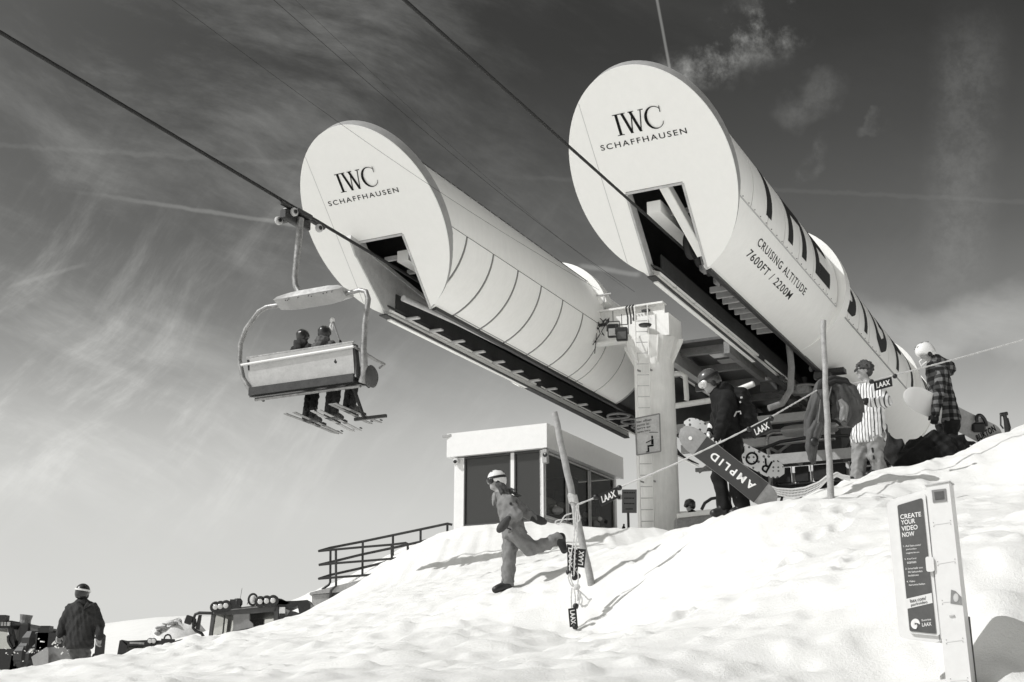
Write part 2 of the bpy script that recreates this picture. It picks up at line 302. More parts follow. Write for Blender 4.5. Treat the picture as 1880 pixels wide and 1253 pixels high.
# ------------------------------------------------------------------ snow ground
GP = []
def g(px, py, Y): GP.append(tuple(at(px, py, Y)))
for x, y, zz in [(-8, -6, -1.9), (0, -6, -2.2), (8, -6, -1.6), (0, 0, -1.55), (-5, 0, -1.6), (5, 0, -1.4), (0, 4, -.62), (-4, 4, -.75), (4, 4, -.45), (-6, 9, -.15), (-3, 8, .05), (12, 4, .1), (13, 10, 1.6), (-12, 8, -.5), (-14, 20, .2), (-12, -2, -1.7), (12, -4, -.8)]: GP.append((x, y, zz))
for a in [(940, 1253, 7.2), (500, 1253, 9.5), (1400, 1253, 7.5), (1880, 1253, 7.9), (1740, 1253, 8.2), (1640, 1253, 8.0), (200, 1262, 12), (900, 1150, 13.2), (1055, 1156, 14.0), (1075, 1120, 14.1), (1030, 1200, 12.2), (1150, 1160, 13.0), (930, 1086, 15.2), (1087, 1079, 14.4), (640, 1180, 14.5), (800, 1075, 20), (780, 1130, 15.5), (1000, 1048, 17),
          (0, 1266, 14.5), (70, 1247, 15), (150, 1217, 16), (215, 1210, 17), (300, 1188, 18), (400, 1174, 20), (480, 1155, 23), (525, 1145, 25), (560, 1123, 27), (600, 1102, 29), (680, 1058, 31), (760, 1018, 33), (830, 968, 36), (700, 1075, 26), (900, 985, 32), (1000, 985, 33), (1060, 1014, 24), (1110, 1013, 20), (1190, 995, 18.5), (1250, 976, 16.8),
          (1250, 1040, 14), (1400, 1050, 12), (1310, 949, 14.6), (1345, 942, 13.9), (1345, 953, 14.8), (1420, 924, 14.3), (1525, 917, 15.5), (1530, 896, 16.3), (1600, 877, 15.9), (1600, 888, 16.9), (1660, 853, 16.4), (1740, 828, 16.8), (1740, 866, 17.7), (1800, 812, 17.3), (1850, 792, 17.7), (1900, 776, 18), (2100, 720, 19), (1600, 1000, 12), (1880, 960, 11.5), (1835, 1040, 8.15), (1835, 1120, 8.0), (1840, 1200, 7.85), (1850, 985, 9.0), (1950, 1000, 9.3), (1950, 1200, 8.2), (1760, 900, 15.5),
          (1340, 985, 19), (1480, 945, 19), (1600, 920, 20), (1740, 890, 21), (1880, 840, 22), (2150, 800, 25), (150, 1264, 22), (0, 1285, 22), (300, 1240, 24), (-200, 1290, 22), (-200, 1270, 14), (450, 1200, 29), (560, 1160, 34)]: g(*a)
for x, y, zz in [(3.5, 33, 4.1), (8, 38, 4.6), (14, 45, 4.6), (20, 60, 4.5), (2, 40, 5.3), (-2, 38, 5.2), (-5, 42, 4.4), (-12, 40, 1.5), (-16, 30, 1.0), (-20, 50, 1.5), (4, 29, 3.9), (0, 31.5, 4.45), (25, 40, 4.4), (30, 25, 4.2), (-25, 10, -.5), (0, 60, 4.6), (10, 30, 3.9), (5, 27, 3.35)]: GP.append((x, y, zz))
GP = np.array(GP); _n = len(GP)
def _tps(r2): return np.where(r2 > 1e-12, .5*r2*np.log(np.maximum(r2, 1e-12)), 0)
_d2 = ((GP[:, None, :2]-GP[None, :, :2])**2).sum(-1); _A = np.zeros((_n+3, _n+3)); _A[:_n, :_n] = _tps(_d2)+np.eye(_n)*.25; _P = np.c_[np.ones(_n), GP[:, :2]]; _A[:_n, _n:] = _P; _A[_n:, :_n] = _P.T
_w = np.linalg.solve(_A, np.r_[GP[:, 2], 0, 0, 0])
def vnoise(x, y, s, seed):
    """value noise on a hashed lattice, smooth"""
    x = x/s+seed*17.3; y = y/s-seed*9.1; xi = np.floor(x).astype(np.int64); yi = np.floor(y).astype(np.int64); fx = x-xi; fy = y-yi
    def h(a, b):
        q = (a*374761393+b*668265263+seed*1442695) & 0x7fffffff; q = ((q ^ (q >> 13))*1274126177) & 0x7fffffff; return ((q ^ (q >> 16)) & 0xffff)/65535.0
    fx = fx*fx*(3-2*fx); fy = fy*fy*(3-2*fy)
    return (h(xi, yi)*(1-fx)+h(xi+1, yi)*fx)*(1-fy)+(h(xi, yi+1)*(1-fx)+h(xi+1, yi+1)*fx)*fy-.5
def base_z(x, y):
    x = np.asarray(x, float); y = np.asarray(y, float); zz = _w[_n]+_w[_n+1]*x+_w[_n+2]*y
    for i in range(_n): zz = zz+_w[i]*_tps((x-GP[i, 0])**2+(y-GP[i, 1])**2)
    far = -1.5+3.0*np.exp(-((x-12)/40)**2)
    d = np.hypot(np.maximum(np.abs(x-4)-16, 0), np.maximum(np.abs(y-24)-26, 0)); k = np.clip(d/22, 0, 1); k = k*k*(3-2*k)
    return np.clip(zz, -3, 6.5)*(1-k)+far*k
def ground_z(x, y, detail=True):
    zz = base_z(x, y)
    if detail:
        x = np.asarray(x, float); y = np.asarray(y, float)
        lump = vnoise(x, y, 1.7, 1)*.055+vnoise(x, y, .62, 2)*.055+np.maximum(vnoise(x, y, .33, 3), .02)*.13*np.clip(vnoise(x, y, 1.3, 12)*2+.6, 0, 1)+np.maximum(vnoise(x, y, .17, 4), -.1)*.075
        rough = (1+.8*np.clip((x-2.5)/3, 0, 1)*np.clip((y-8)/3, 0, 1))*(.55+1.1*np.clip(vnoise(x, y, 3.0, 8)+.25, 0, 1))
        zz = zz+lump*rough*np.clip((y+2)/8, .3, 1)
        rut = np.abs(vnoise(x*.5+y*.35, y-x*.5, 2.2, 6)); zz = zz-.03*np.exp(-(rut/.05)**2)*np.clip(vnoise(x, y, 4, 9)+.5, 0, 1)
    return zz
def dense(a, b, st, lo, hi, gr=1.22):
    q = list(np.arange(a, b+1e-6, st)); s = st
    while q[-1] < hi: s *= gr; q.append(q[-1]+s)
    s = st
    while q[0] > lo: s *= gr; q.insert(0, q[0]-s)
    return np.array(q)
_fr = np.random.RandomState(11); PRINTS = []
for (ax_, ay_, bx_, by_, k_) in ((-3.5, 12.5, 3.2, 13.6, 19), (-1.0, 15.0, 2.6, 14.6, 10), (.5, 9.5, 4.4, 14.2, 15), (-4.5, 16.5, -.5, 15.4, 11), (2.5, 10.2, 6.0, 12.8, 10)):
    for i in range(k_):
        t_ = i/(k_-1); PRINTS.append((ax_+(bx_-ax_)*t_+_fr.normal(0, .07), ay_+(by_-ay_)*t_+_fr.normal(0, .05)+(.10 if i % 2 else -.10), math.atan2(by_-ay_, bx_-ax_)+_fr.normal(0, .25)))
_gz0 = ground_z
def ground_z(x, y, detail=True):
    zz = _gz0(x, y, detail); x = np.asarray(x, float); y = np.asarray(y, float)
    if detail:
        for fx_, fy_, an in PRINTS:
            m_ = (np.abs(x-fx_) < .4) & (np.abs(y-fy_) < .4)
            if m_.any():
                u = (x[m_]-fx_)*math.cos(an)+(y[m_]-fy_)*math.sin(an); v = -(x[m_]-fx_)*math.sin(an)+(y[m_]-fy_)*math.cos(an); q = np.sqrt((u/.17)**2+(v/.085)**2)
                zz[m_] += -.055*np.clip(1.25-q, 0, 1)+.022*np.exp(-((q-1.35)/.22)**2)
    return zz
gx = dense(-9, 10, .05, -2500, 2500); gy = dense(6.5, 21, .05, -1500, 3000)
PX, PY = np.meshgrid(gx, gy); PZ = ground_z(PX, PY); nx, ny = len(gx), len(gy)
me = bpy.data.meshes.new('snow_ground'); V = np.stack([PX, PY, PZ], -1).reshape(-1, 3)
ii = (np.arange(ny-1)[:, None]*nx+np.arange(nx-1)[None, :]).ravel(); Q = np.stack([ii, ii+1, ii+1+nx, ii+nx], 1)
def fast_mesh(name, V, Q):
    me = bpy.data.meshes.new(name); me.vertices.add(len(V)); me.vertices.foreach_set('co', np.asarray(V, np.float32).ravel())
    n = len(Q); k = Q.shape[1]; me.loops.add(n*k); me.loops.foreach_set('vertex_index', np.asarray(Q, np.int32).ravel())
    me.polygons.add(n); me.polygons.foreach_set('loop_start', np.arange(0, n*k, k, dtype=np.int32)); me.polygons.foreach_set('use_smooth', np.ones(n, bool)); me.update(calc_edges=True); return me
me = fast_mesh('snow_ground', V, Q); me.materials.append(M['snow'])
snow = bpy.data.objects.new('snow_ground', me); COL.objects.link(snow); snow['kind'] = 'structure'; snow['label'] = 'bright rough snow slope rising to the right'
def gz(x, y): return float(ground_z(np.array([x]), np.array([y]))[0])
# far snow ridge at the lower left
hx = np.linspace(-420, 160, 90); hy = np.linspace(0, 1, 24); rows = []
prof = lambda px: np.interp(px, [-400, 0, 100, 180, 230, 290, 345, 420, 700, 1400], [1172, 1166, 1163, 1156, 1148, 1140, 1136, 1138, 1150, 1190])
HV = []
for t in hy:
    for x in hx:
        Y = 300-150*(1-t) if t < 1 else 300; pxx = 940+x/300*F/1.0
        top = at(float(np.clip(pxx, -400, 1400)), float(prof(np.clip(pxx, -400, 1400))), 300.0).z
        s = math.sin(t*math.pi/2)**1.2; HV.append((x*(.55+.45*t), Y, -6+(top+6)*s+float(vnoise(np.array([x]), np.array([Y]), 30, 5)[0])*2.2*math.sin(t*math.pi)))
n1 = len(hx); qi = (np.arange(len(hy)-1)[:, None]*n1+np.arange(n1-1)[None, :]).ravel()
hm = fast_mesh('snow_ridge', np.array(HV), np.stack([qi, qi+1, qi+1+n1, qi+n1], 1)); hm.materials.append(M['snow'])
ridge = bpy.data.objects.new('snow_ridge', hm); COL.objects.link(ridge); ridge['kind'] = 'structure'; ridge['label'] = 'smooth snow ridge in the distance'
# ------------------------------------------------------------------ the two station tubes
YAW = -math.atan2(.45196, .89204); RZ = Matrix.Rotation(YAW, 4, 'Z'); RT = Vector((.89204, -.45196, 0)); DD = Vector((.45196, .89204, 0)); UP = Vector((0, 0, 1))
CL, CR = Vector((-3.05, 26.853, 10.58)), Vector((2.905, 24.276, 10.63)); TILT = math.radians(43)
EV = Vector((0, -math.sin(TILT), math.cos(TILT)))          # local: up along the slanted face
NV = Vector((0, -math.cos(TILT), -math.sin(TILT)))         # local: face normal, towards the viewer and down
def cyl(s, phi, r): a = math.radians(phi); return Vector((r*math.cos(a), s, r*math.sin(a)))
def face(w, e, off=0.0): return Vector((w, 0, 0))+EV*e+NV*off
def shell(mb, s0, s1, p0, p1, r0, r1, np_=14, ns=2, clip=False):
    """curved plate between radii r0 and r1; clip: the front end follows the slanted face"""
    r1f = r1 if callable(r1) else (lambda ph: r1); fr = lambda ph, r: (-math.tan(TILT)*r*math.sin(math.radians(ph))+.02)
    outer = []; inner = []
    for i in range(ns+1):
        ro, ri = [], []
        for j in range(np_+1):
            ph = p0+(p1-p0)*j/np_
            r1_ = r1f(ph); a0 = max(s0, fr(ph, r1_)) if clip else s0
            s = a0+(max(s1, a0+.001)-a0)*i/ns; ro.append(cyl(s, ph, r1_)); ri.append(cyl(s, ph, r0))
        outer.append(ro); inner.append(ri)
    n = np_+1; k = len(mb.v); vs = [p for r in outer for p in r]+[p for r in inner for p in r]; B = (ns+1)*n; fs = []
    for i in range(ns):
        for j in range(np_):
            a = i*n+j; fs += [(a, a+1, a+1+n, a+n), (B+a, B+a+n, B+a+1+n, B+a+1)]
    for j in range(np_): fs += [(j, B+j, B+j+1, j+1), (ns*n+j, ns*n+j+1, B+ns*n+j+1, B+ns*n+j)]
    for i in range(ns):
        a = i*n; fs += [(a, a+n, B+a+n, B+a), (a+np_, B+a+np_, B+a+n+np_, a+n+np_)]
    mb.add(vs, fs)
def serif_IWC():
    P = []
    def q(*p): P.append([np.array(a, float) for a in p])
    def stem(x0, y0, x1, y1, w): q((x0-w/2, y0), (x0+w/2, y0), (x1+w/2, y1), (x1-w/2, y1))
    def ser(x, y, w, up): q((x-w/2, y), (x+w/2, y), (x+w/2-.02, y+.035*up), (x-w/2+.02, y+.035*up))
    stem(.17, .035, .17, .965, .125); ser(.17, 0, .34, 1); ser(.17, 1, .34, -1)
    ox = .33
    stem(ox+.12, .965, ox+.36, .0, .125); stem(ox+.36, .0, ox+.55, .965, .05); stem(ox+.50, .965, ox+.76, .0, .125); stem(ox+.76, .0, ox+.96, .965, .05)
    ser(ox+.12, 1, .30, -1); ser(ox+.52, 1, .28, -1); ser(ox+.97, 1, .26, -1)
    ox = 1.42; n = 26
    for i in range(n):
        a = [math.radians(42+i2*(318-42)/n) for i2 in (i, i+1)]
        o = [(ox+.40+.44*math.cos(b), .5+.53*math.sin(b)) for b in a]; c = [(ox+.44+.36*math.cos(b)*.98, .5+.49*math.sin(b)) for b in a]; q(o[0], o[1], c[1], c[0])
    q((ox+.69, .70), (ox+.73, .70), (ox+.74, 1.0), (ox+.71, 1.0)); q((ox+.68, .12), (ox+.715, .13), (ox+.76, .27), (ox+.735, .28))
    return P, 2.17
BLOCK = {'T': ([[(0, .9), (1, .9)], [(.5, .8), (.5, 0)]], .62), 'H': ([[(.1, 0), (.1, 1)], [(.9, 0), (.9, 1)], [(.2, .5), (.8, .5)]], .8), 'E': ([[(.1, 0), (.1, 1)], [(.2, .9), (1, .9)], [(.2, .52), (.85, .52)], [(.2, .1), (1, .1)]], .74),
         'B': ([[(.1, 0), (.1, 1)], [(.2, .9), (.6, .9), (.8, .84), (.86, .75), (.8, .62), (.6, .55), (.2, .55)], [(.58, .50), (.8, .44), (.9, .30), (.8, .15), (.6, .10), (.2, .10)]], .8), 'I': ([[(.5, 0), (.5, 1)]], .22),
         'G': ([[(.88, .72), (.8, .85), (.5, .92), (.22, .82), (.12, .5), (.22, .18), (.5, .08), (.78, .17), (.88, .3), (.88, .5), (.55, .5)]], .86), 'P': ([[(.1, 0), (.1, 1)], [(.2, .9), (.6, .9), (.85, .82), (.9, .68), (.85, .54), (.6, .46), (.2, .46)]], .78),
         'L': ([[(.1, 0), (.1, 1)], [(.2, .1), (.95, .1)]], .7), 'O': ([[(.5+.4*math.cos(a), .5+.42*math.sin(a)) for a in np.linspace(0, 2*math.pi, 25)]], .9)}
SLOT = 73
def tube(C, side, label):
    mw = Matrix.Translation(C)@RZ; t = thing('station_tube', label, 'station roof', mw, 'white tube roofs of the lift station')
    R = 1.69; A = 1.72; B = A/math.cos(TILT)
    hw0, hw1, top = (-.60, .60, -.32) if side == 'L' else (-.66, .58, -.24)
    # slanted oval face with its notch
    th0 = math.asin(max(-1, hw1/A)); pts = []
    n = 72; a0 = -math.pi/2+math.asin(hw1/A); a1 = 1.5*math.pi+math.asin(hw0/A)
    for i in range(n+1): a = a0+(a1-a0)*i/n; pts.append((A*math.cos(a), B*math.sin(a)))
    ring = len(pts); outl = pts+[(hw0, top), (hw1, top)]
    m = MB(); m.prism([face(w, e, .10) for w, e in outl], NV*-.02); m.build('face_plate', M['plate'], t, local=True)
    # rim band round the plate, its shade put into the grey colour
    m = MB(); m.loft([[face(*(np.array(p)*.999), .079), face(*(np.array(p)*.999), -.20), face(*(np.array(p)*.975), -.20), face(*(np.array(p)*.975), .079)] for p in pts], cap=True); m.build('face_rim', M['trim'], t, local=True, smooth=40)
    for w in ((-1.05,) if side == 'L' else (-1.08,)):
        yy = B*math.sqrt(1-(w/A)**2)*.985; m = MB(); m.prism([face(w-.006, -yy, .101), face(w+.006, -yy, .101), face(w+.006, yy, .101), face(w-.006, yy, .101)], NV*.002); m.build('panel_joint', M['hair_joint'], t, local=True)
    m = MB()                                                # opening frame
    for a, b in (((hw0, top), (hw0, -2.2)), ((hw0, top), (hw1, top)), ((hw1, top), (hw1, -2.2))): m.bar(face(*a, .0)+Vector((0, .05, 0)), face(*b, .0)+Vector((0, .05, 0)), .05, .30, up=NV)
    m.build('opening_frame', M['cream'], t, local=True)
    # lettering on the face
    P, wid = serif_IWC(); m = MB(); x0, x1, y0, y1 = (-.52, .50, .87, 1.31) if side == 'L' else (-.47, .55, .97, 1.42)
    for k, poly in enumerate(P): m.add([face(x0+(x1-x0)*p[0]/wid, y0+(y1-y0)*p[1], .106+k*.0004) for p in poly], [tuple(range(len(poly)))])
    m.build('lettering', M['ink'], t, local=True)
    y0, y1 = (.62, .735) if side == 'L' else (.735, .855); x0, x1 = (-.94, .90) if side == 'L' else (-.90, .95)
    v, f = text_mesh('SCHAFFHAUSEN', .006, 1.28); m = MB(); m.add([face(x0+(x1-x0)*a, y0+(y1-y0)*b, .106) for a, b in v], f); m.build('lettering', M['ink'], t, local=True)
    seam = -7 if side == 'L' else -18.5; end = 23.4
    # added inner sheet, shade inside the tube put into its dark colour
    m = MB(); shell(m, -1.6, end, -SLOT+1, 180+SLOT-1, 1.56, 1.60, 30, 4, True); m.build('inner_shade_sheet', M['inside_dark'], t, local=True, smooth=60)
    # shell plates
    if side == 'L':
        m = MB(); shell(m, -1.7, 9.25, seam, 180+SLOT, R-.05, R, 36, 6, True); m.build('upper_shell', M['white'], t, local=True, smooth=40)
        rib = [-1.6, -.06, 1.21, 2.5, 3.79, 5.1, 6.4, 7.7, 9.0]
        for k in range(len(rib)-1):
            m = MB(); shell(m, rib[k]+.045, rib[k+1]-.045, -SLOT, seam-.7, R-.05, R-.004, 12, 2, True); m.build('side_panel', M['white'], t, local=True, smooth=40)
        for s in rib[1:]: m = MB(); shell(m, s-.06, s+.06, -SLOT, seam-.6, R-.06, R-.02, 12, 1, True); m.build('joint_strip', M['strip'], t, local=True, smooth=40)
        m = MB(); shell(m, -1.5, 9.2, seam-.7, seam, R-.06, R-.02, 1, 4, True); m.build('seam_strip', M['groove'], t, local=True)
        # lower cowl beyond the collar
        for s0, s1, pt in ((9.03, 9.52, -7), (9.58, 10.85, -7), (10.91, 12.5, -9)):
            m = MB(); shell(m, s0, s1, -SLOT-1, pt, R-.05, R-.004, 12, 4); m.build('side_panel', M['white'], t, local=True, smooth=40)
        for s in (9.55, 10.88): m = MB(); shell(m, s-.03, s+.03, -SLOT-1, -8, R-.06, R-.02, 12, 1); m.build('joint_strip', M['strip'], t, local=True, smooth=40)
        m = MB(); shell(m, 12.48, 12.56, -SLOT-1, -6, R-.06, R+.01, 12, 1); m.build('cowl_edge', M['trim'], t, local=True, smooth=40)
        m = MB(); shell(m, 9.6, end, -6, 180+SLOT, R-.05, R-.01, 30, 3); m.build('rear_shell', M['white'], t, local=True, smooth=40)
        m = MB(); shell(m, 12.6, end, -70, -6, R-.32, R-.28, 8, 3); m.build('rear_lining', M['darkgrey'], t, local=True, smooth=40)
        m = MB()                                            # gutter of cable ties along the ridge
        m.tube([cyl(s, 42, R+.02) for s in np.linspace(-.6, 9, 20)], .012, 6); m.build('ridge_cable', M['groove'], t, local=True)
        m = MB()
        for i in range(26): s = .4+i*.33+random.uniform(-.1, .1); m.box(cyl(s, 40+random.uniform(-1, 2), R+.02), (.02, .035, .02))
        m.build('ridge_clip', M['trim'], t, local=True, kind='stuff')
    else:
        ribs = [-1.65, .25, 1.38, 2.57, 3.86, 5.12, 6.45, 7.82, 8.92]
        for k in range(len(ribs)-1):
            m = MB(); shell(m, ribs[k]+.02, ribs[k+1]-.02, seam, 180+SLOT, R-.05, R, 90, 3, True); m.build('roof_panel', M['white'], t, local=True, smooth=40)
        for s in ribs[1:]: m = MB(); shell(m, s-.03, s+.03, seam+1.5, 120, R-.06, R-.02, 40, 1, True); m.build('joint_strip', M['groove'], t, local=True, smooth=40)
        m = MB(); shell(m, -1.5, 9.0, -SLOT, seam-.8, R-.05, R+.012, 32, 5, True); m.build('side_panel', M['white'], t, local=True, smooth=40)
        m = MB(); shell(m, 9.42, end, -SLOT, seam-.8, R-.05, R+.0, 32, 5); m.build('side_panel', M['white'], t, local=True, smooth=40)
        ribs = [9.5, 10.2, 11.5, 12.85, 14.3, 15.6, 17.1, 18.6, 20.0, 21.6, end]
        for k in range(len(ribs)-1):
            m = MB(); shell(m, ribs[k]+.022, ribs[k+1]-.022, seam, 180+SLOT, R-.06, R-.012, 90, 2); m.build('roof_panel', M['white'], t, local=True, smooth=40)
        for s in ribs[1:-1]: m = MB(); shell(m, s-.03, s+.03, seam+1.5, 120, R-.07, R-.03, 40, 1); m.build('joint_strip', M['groove'], t, local=True, smooth=40)
        m = MB(); shell(m, .4, 8.9, seam-.9, seam+.1, R-.02, R+.022, 1, 4); m.build('seam_strip', M['cream'], t, local=True)
        m = MB(); shell(m, 9.6, end-.2, seam-1.0, seam+.1, R-.04, R+.02, 1, 4); m.build('seam_strip', M['trim'], t, local=True)
        m = MB()
        for s in np.arange(.8, 8.8, .42): m.ball(cyl(s, seam+1.6, R+.004), .014, 6)
        for s in np.arange(9.9, 14.5, .5): m.ball(cyl(s, seam+1.8, R-.004), .014, 6)
        m.build('rivet', M['groove'], t, local=True, kind='stuff')
        m = MB(); shell(m, end-.02, end+.05, -SLOT, 180+SLOT, R-.10, R+.03, 30, 1); m.build('end_flange', M['white'], t, local=True, smooth=40)
        m = MB(); shell(m, 20.2, 20.6, -20, 120, R-.02, R+.13, 20, 1); m.build('rear_collar', M['white'], t, local=True, smooth=40)
        m = MB(); m.lathe(Vector((0, end-.1, 0)), (0, 1, 0), [(0, 1.6), (.02, 1.6)], 24); m.build('end_wall', M['darkgrey'], t, local=True)
        # block letters rolled over the tube
        RB = lambda s, y, k: cyl(s, -11.5+math.degrees(y*1.95/R), (R if s < 9.2 else R-.012)+.005+k*.0007)
        lay = [('T', 1.75, 3.43), ('H', 4.14, 5.75), ('E', 6.62, 8.07), ('B', 9.74, 11.2), ('I', 12.17, 12.59), ('G', 13.55, 15.45), ('P', 16.78, 18.4), ('I', 19.24, 19.66), ('L', 20.55, 21.9), ('O', 22.2, 23.2)]
        for ch, s0, s1 in lay:
            lines, _ = BLOCK[ch]; wd = s1-s0; H = 1.95; th = .40; m = MB()
            def fit(p): return (s0+th/2+(wd-th)*min(1, max(0, (p[0]-.1)/.8)) if ch != 'I' else (s0+s1)/2, p[1]*H)
            for k, ln in enumerate(lines):
                L2 = []
                for a, b in zip(ln[:-1], ln[1:]):
                    for q in range(8): L2.append(tuple(np.array(fit(a))*(1-q/8)+np.array(fit(b))*q/8))
                L2.append(fit(ln[-1]))
                if ch == 'T' and k == 0: L2 = [(s0+(s1-s0)*i/16, .88*H) for i in range(17)]
                if ch in 'EL' and abs(ln[0][1]-ln[1][1]) < .01: L2 = [(s0+th*.98+(s1-s0-th)*i/12, (ln[0][1] if ln[0][1] > .3 else .10)*H) for i in range(13)]
                if ch in 'BP' and k == 0 or ch in 'HE' and abs(ln[0][0]-ln[1][0]) < .01: L2 = [(fit(ln[0])[0], ln[0][1]*H+(ln[1][1]-ln[0][1])*H*i/16) for i in range(17)]
                for kk, quad in stroke_glyph([L2], th):
                    for c4 in range(6):
                        a_, b_ = c4/6, (c4+1)/6; q4 = [quad[0]+(quad[3]-quad[0])*a_, quad[1]+(quad[2]-quad[1])*a_, quad[1]+(quad[2]-quad[1])*b_, quad[0]+(quad[3]-quad[0])*b_]
                        m.add([RB(p[0], p[1]/1.95, k) for p in q4], [(0, 1, 2, 3)])
            m.build('lettering', M['inkgrey'], t, local=True)
        for txt, s0, s1, p0, p1 in (('CRUISING ALTITUDE', 2.42, 6.35, -34.6, -28.4), ('7600FT / 2200M', 2.30, 5.72, -46.0, -39.6)):
            v, f = text_mesh(txt, .010, 1.16); m = MB(); m.add([cyl(s0+(s1-s0)*a, p0+(p1-p0)*b, R+.016) for a, b in v], f); m.build('lettering', M['inkgrey'], t, local=True)
    # collar above the column
    m = MB(); shell(m, 8.95, 9.45, 14 if side == 'L' else -SLOT+2, 242 if side == 'L' else 172, R-.02, (R+.21) if side == 'L' else (lambda ph: R+.02+.19*min(1, max(0, (ph+62)/60))), 40, 1)
    m.build('collar', M['white'], t, local=True, smooth=40)
    # slot structure: white edge beam, dark edge, cross brackets, pale pipe rail
    e0 = 1.62
    m = MB(); m.bar((-.62, e0, -1.66), (-.62, 16.5 if side == 'L' else 11.2, -1.66), .10, .22); m.build('edge_beam', M['white'], t, local=True)
    m = MB(); m.bar((-.60, 1.3, -1.72), (-.60, 16.4, -1.79), .18, .03); m.bar((-.53, 1.75, -1.35), (-.53, 16.4, -1.35), .03, .5); m.build('slot_lining', M['inside_dark'], t, local=True)
    m = MB(); m.bar((.545, 1.7, -1.58), (.545, end-8, -1.58), .10, .16); m.bar((.50, 2.2, -1.35), (.50, end-8, -1.35), .06, .36); m.build('slot_rail', M['darksteel'], t, local=True)
    if side == 'L':
        for k in range(13):
            m = MB(); m.box((-.34, 2.2+k*1.1, -1.60), (.36, .14, .035)); m.build('cross_bracket', M['cream'], t, local=True)
        m = MB(); m.tube([(-.02, 1.25, -1.42), (.12, 1.9, -1.46), (.30, 3.2, -1.5), (.42, 6, -1.52), (.44, 15, -1.52)], .075, 10); m.build('pipe_rail', M['cream'], t, local=True, smooth=50)
        m = MB(); m.box((.60, 6.2, -1.53), (.10, 7.5, .07)); m.build('slot_flashing', M['trim'], t, local=True)
    else:
        for k in range(9):
            m = MB(); m.bar((-.08, 3.7+k*.46, -1.40), (.48, 3.7+k*.46, -1.40), .08, .13); m.build('cross_bracket', M['trim'], t, local=True)
        for k in range(7):                                  # tyre conveyor wheels
            y = 1.9+k*.62+(.25 if k > 2 else 0); m = MB(); m.lathe((.10, y, -.95), (1, 0, 0), [(-.09, .12), (-.09, .26), (-.05, .30), (.05, .30), (.09, .26), (.09, .12)], 20); w_ = m.build('tyre', M['rubber'], t, local=True, smooth=40)
            m = MB(); m.lathe((.20, y, -.95), (1, 0, 0), [(-.02, .12), (.0, .13), (.02, .05)], 12); m.build('hub', M['steel'], w_, local=True)
        for k in range(4): m = MB(); m.bar((.22, 2.1+k*.95, -.75), (.22, 2.5+k*.95, -1.42), .07, .12, up=(0, 1, 0)); m.box((.18, 2.5+k*.95, -1.30), (.14, .2, .12)); m.build('drive_bracket', M['midgrey'], t, local=True)
        m = MB(); m.tube([(.33, 8.9, -1.35), (.33, 9.0, -2.0), (.26, 9.0, -2.6), (.05, 8.9, -2.95), (-.25, 8.7, -3.08)], .085, 10); m.build('bent_pipe', M['midgrey'], t, local=True, smooth=50)
    # beams in the opening
    m = MB(); b0 = .55 if side == 'R' else 1.0
    m.bar((-.22 if side == 'R' else .10, b0, -.48), (-.22 if side == 'R' else .10, 12, -.48), .30, .26); m.build('box_beam', M['white'], t, local=True)
    for k in range(5): m = MB(); m.bar((-.1 if side == 'R' else -.5, 1.2+k*1.0, -.42), (.62, 1.2+k*1.0, -.42), .08, .10); m.build('cross_beam', M['cream'], t, local=True)
    if side == 'R': m = MB(); a_, b_ = mw.inverted()@on_plane(1208, 326, C+RT*.03, RT), mw.inverted()@on_plane(1288, 470, C+RT*.45, RT); m.bar(a_, b_, .20, .03); m.bar(a_+Vector((.10, 0, .07)), b_+Vector((.10, 0, .07)), .03, .15); m.build('angle_beam', M['white'], t, local=True)
    else:
        # white guide trough that leads the rope into the opening
        gp = lambda px, py: (mw.inverted()@on_plane(px, py, C+RT*-.60, RT))
        m = MB(); m.prism([gp(*q) for q in ((640, 440), (651, 471), (700, 530), (718, 556), (740, 566), (800, 588), (800, 566), (760, 530), (700, 480))], (.04, 0, 0)); m.build('guide_plate', M['cream'], t, local=True)
        m = MB(); m.bar(gp(640, 436), gp(800, 566), .12, .09); m.build('guide_rail', M['cream'], t, local=True)
        m = MB(); m.prism([(-.58, .1, -.7), (-.58, 3.4, -.9), (-.58, 3.4, -1.62), (-.58, 1.3, -1.62)], (.03, 0, 0)); m.build('inner_side_panel', M['cream'], t, local=True)
    return t
tubeL = tube(CL, 'L', 'white tube roof on the left with a slanted oval end behind the chair')
tubeR = tube(CR, 'R', 'white tube roof on the right with big dark block letters rolled over its side')
# ------------------------------------------------------------------ column, sign, floodlights, station frame
def W2(C, w, s, h): return C+RT*w+DD*s+UP*h                # station coordinates to world
MID = (CL+CR)/2; MID.z = 10.6
cb = at(1208, 900, 33.6); cx, cy = cb.x, cb.y
R3 = RZ.to_3x3()
t = thing('support_column', 'thick white column with ladder carrying the two tubes', 'column', (cx, cy, 3.6))
m = MB(); m.lathe((cx, cy, 3.2), UP, [(0, .56), (6.55, .535)], 40); m.build('shaft', M['white2'], t, smooth=40)
m = MB()
for ang in (0, 60, 120, 180, 240, 300):
    a = RT*math.cos(math.radians(ang))+DD*math.sin(math.radians(ang)); c = Vector((cx, cy, 0)); s_ = UP.cross(a)*.015
    m.prism([c+a*.52+UP*9.0-s_, c+a*.54+UP*9.72-s_, c+a*.86+UP*9.72-s_, c+a*.84+UP*9.62-s_], s_*2)
m.build('gusset', M['white2'], t)
m = MB(); m.lathe((cx, cy, 9.15), UP, [(0, .54), (.55, .74), (.60, .74)], 12); m.build('column_head', M['white2'], t, smooth=20)
cw = Vector((cx, cy, 0))
m = MB(); m.box(cw+UP*10.05+RT*.12, (1.05, 1.0, .62), R3); m.build('head_box', M['white2'], t)
m = MB()
for dz_, th in ((10.72, .05), (9.80, .05)): m.box(cw-RT*1.0+UP*dz_-DD*.25, (2.9, .30, th), R3)
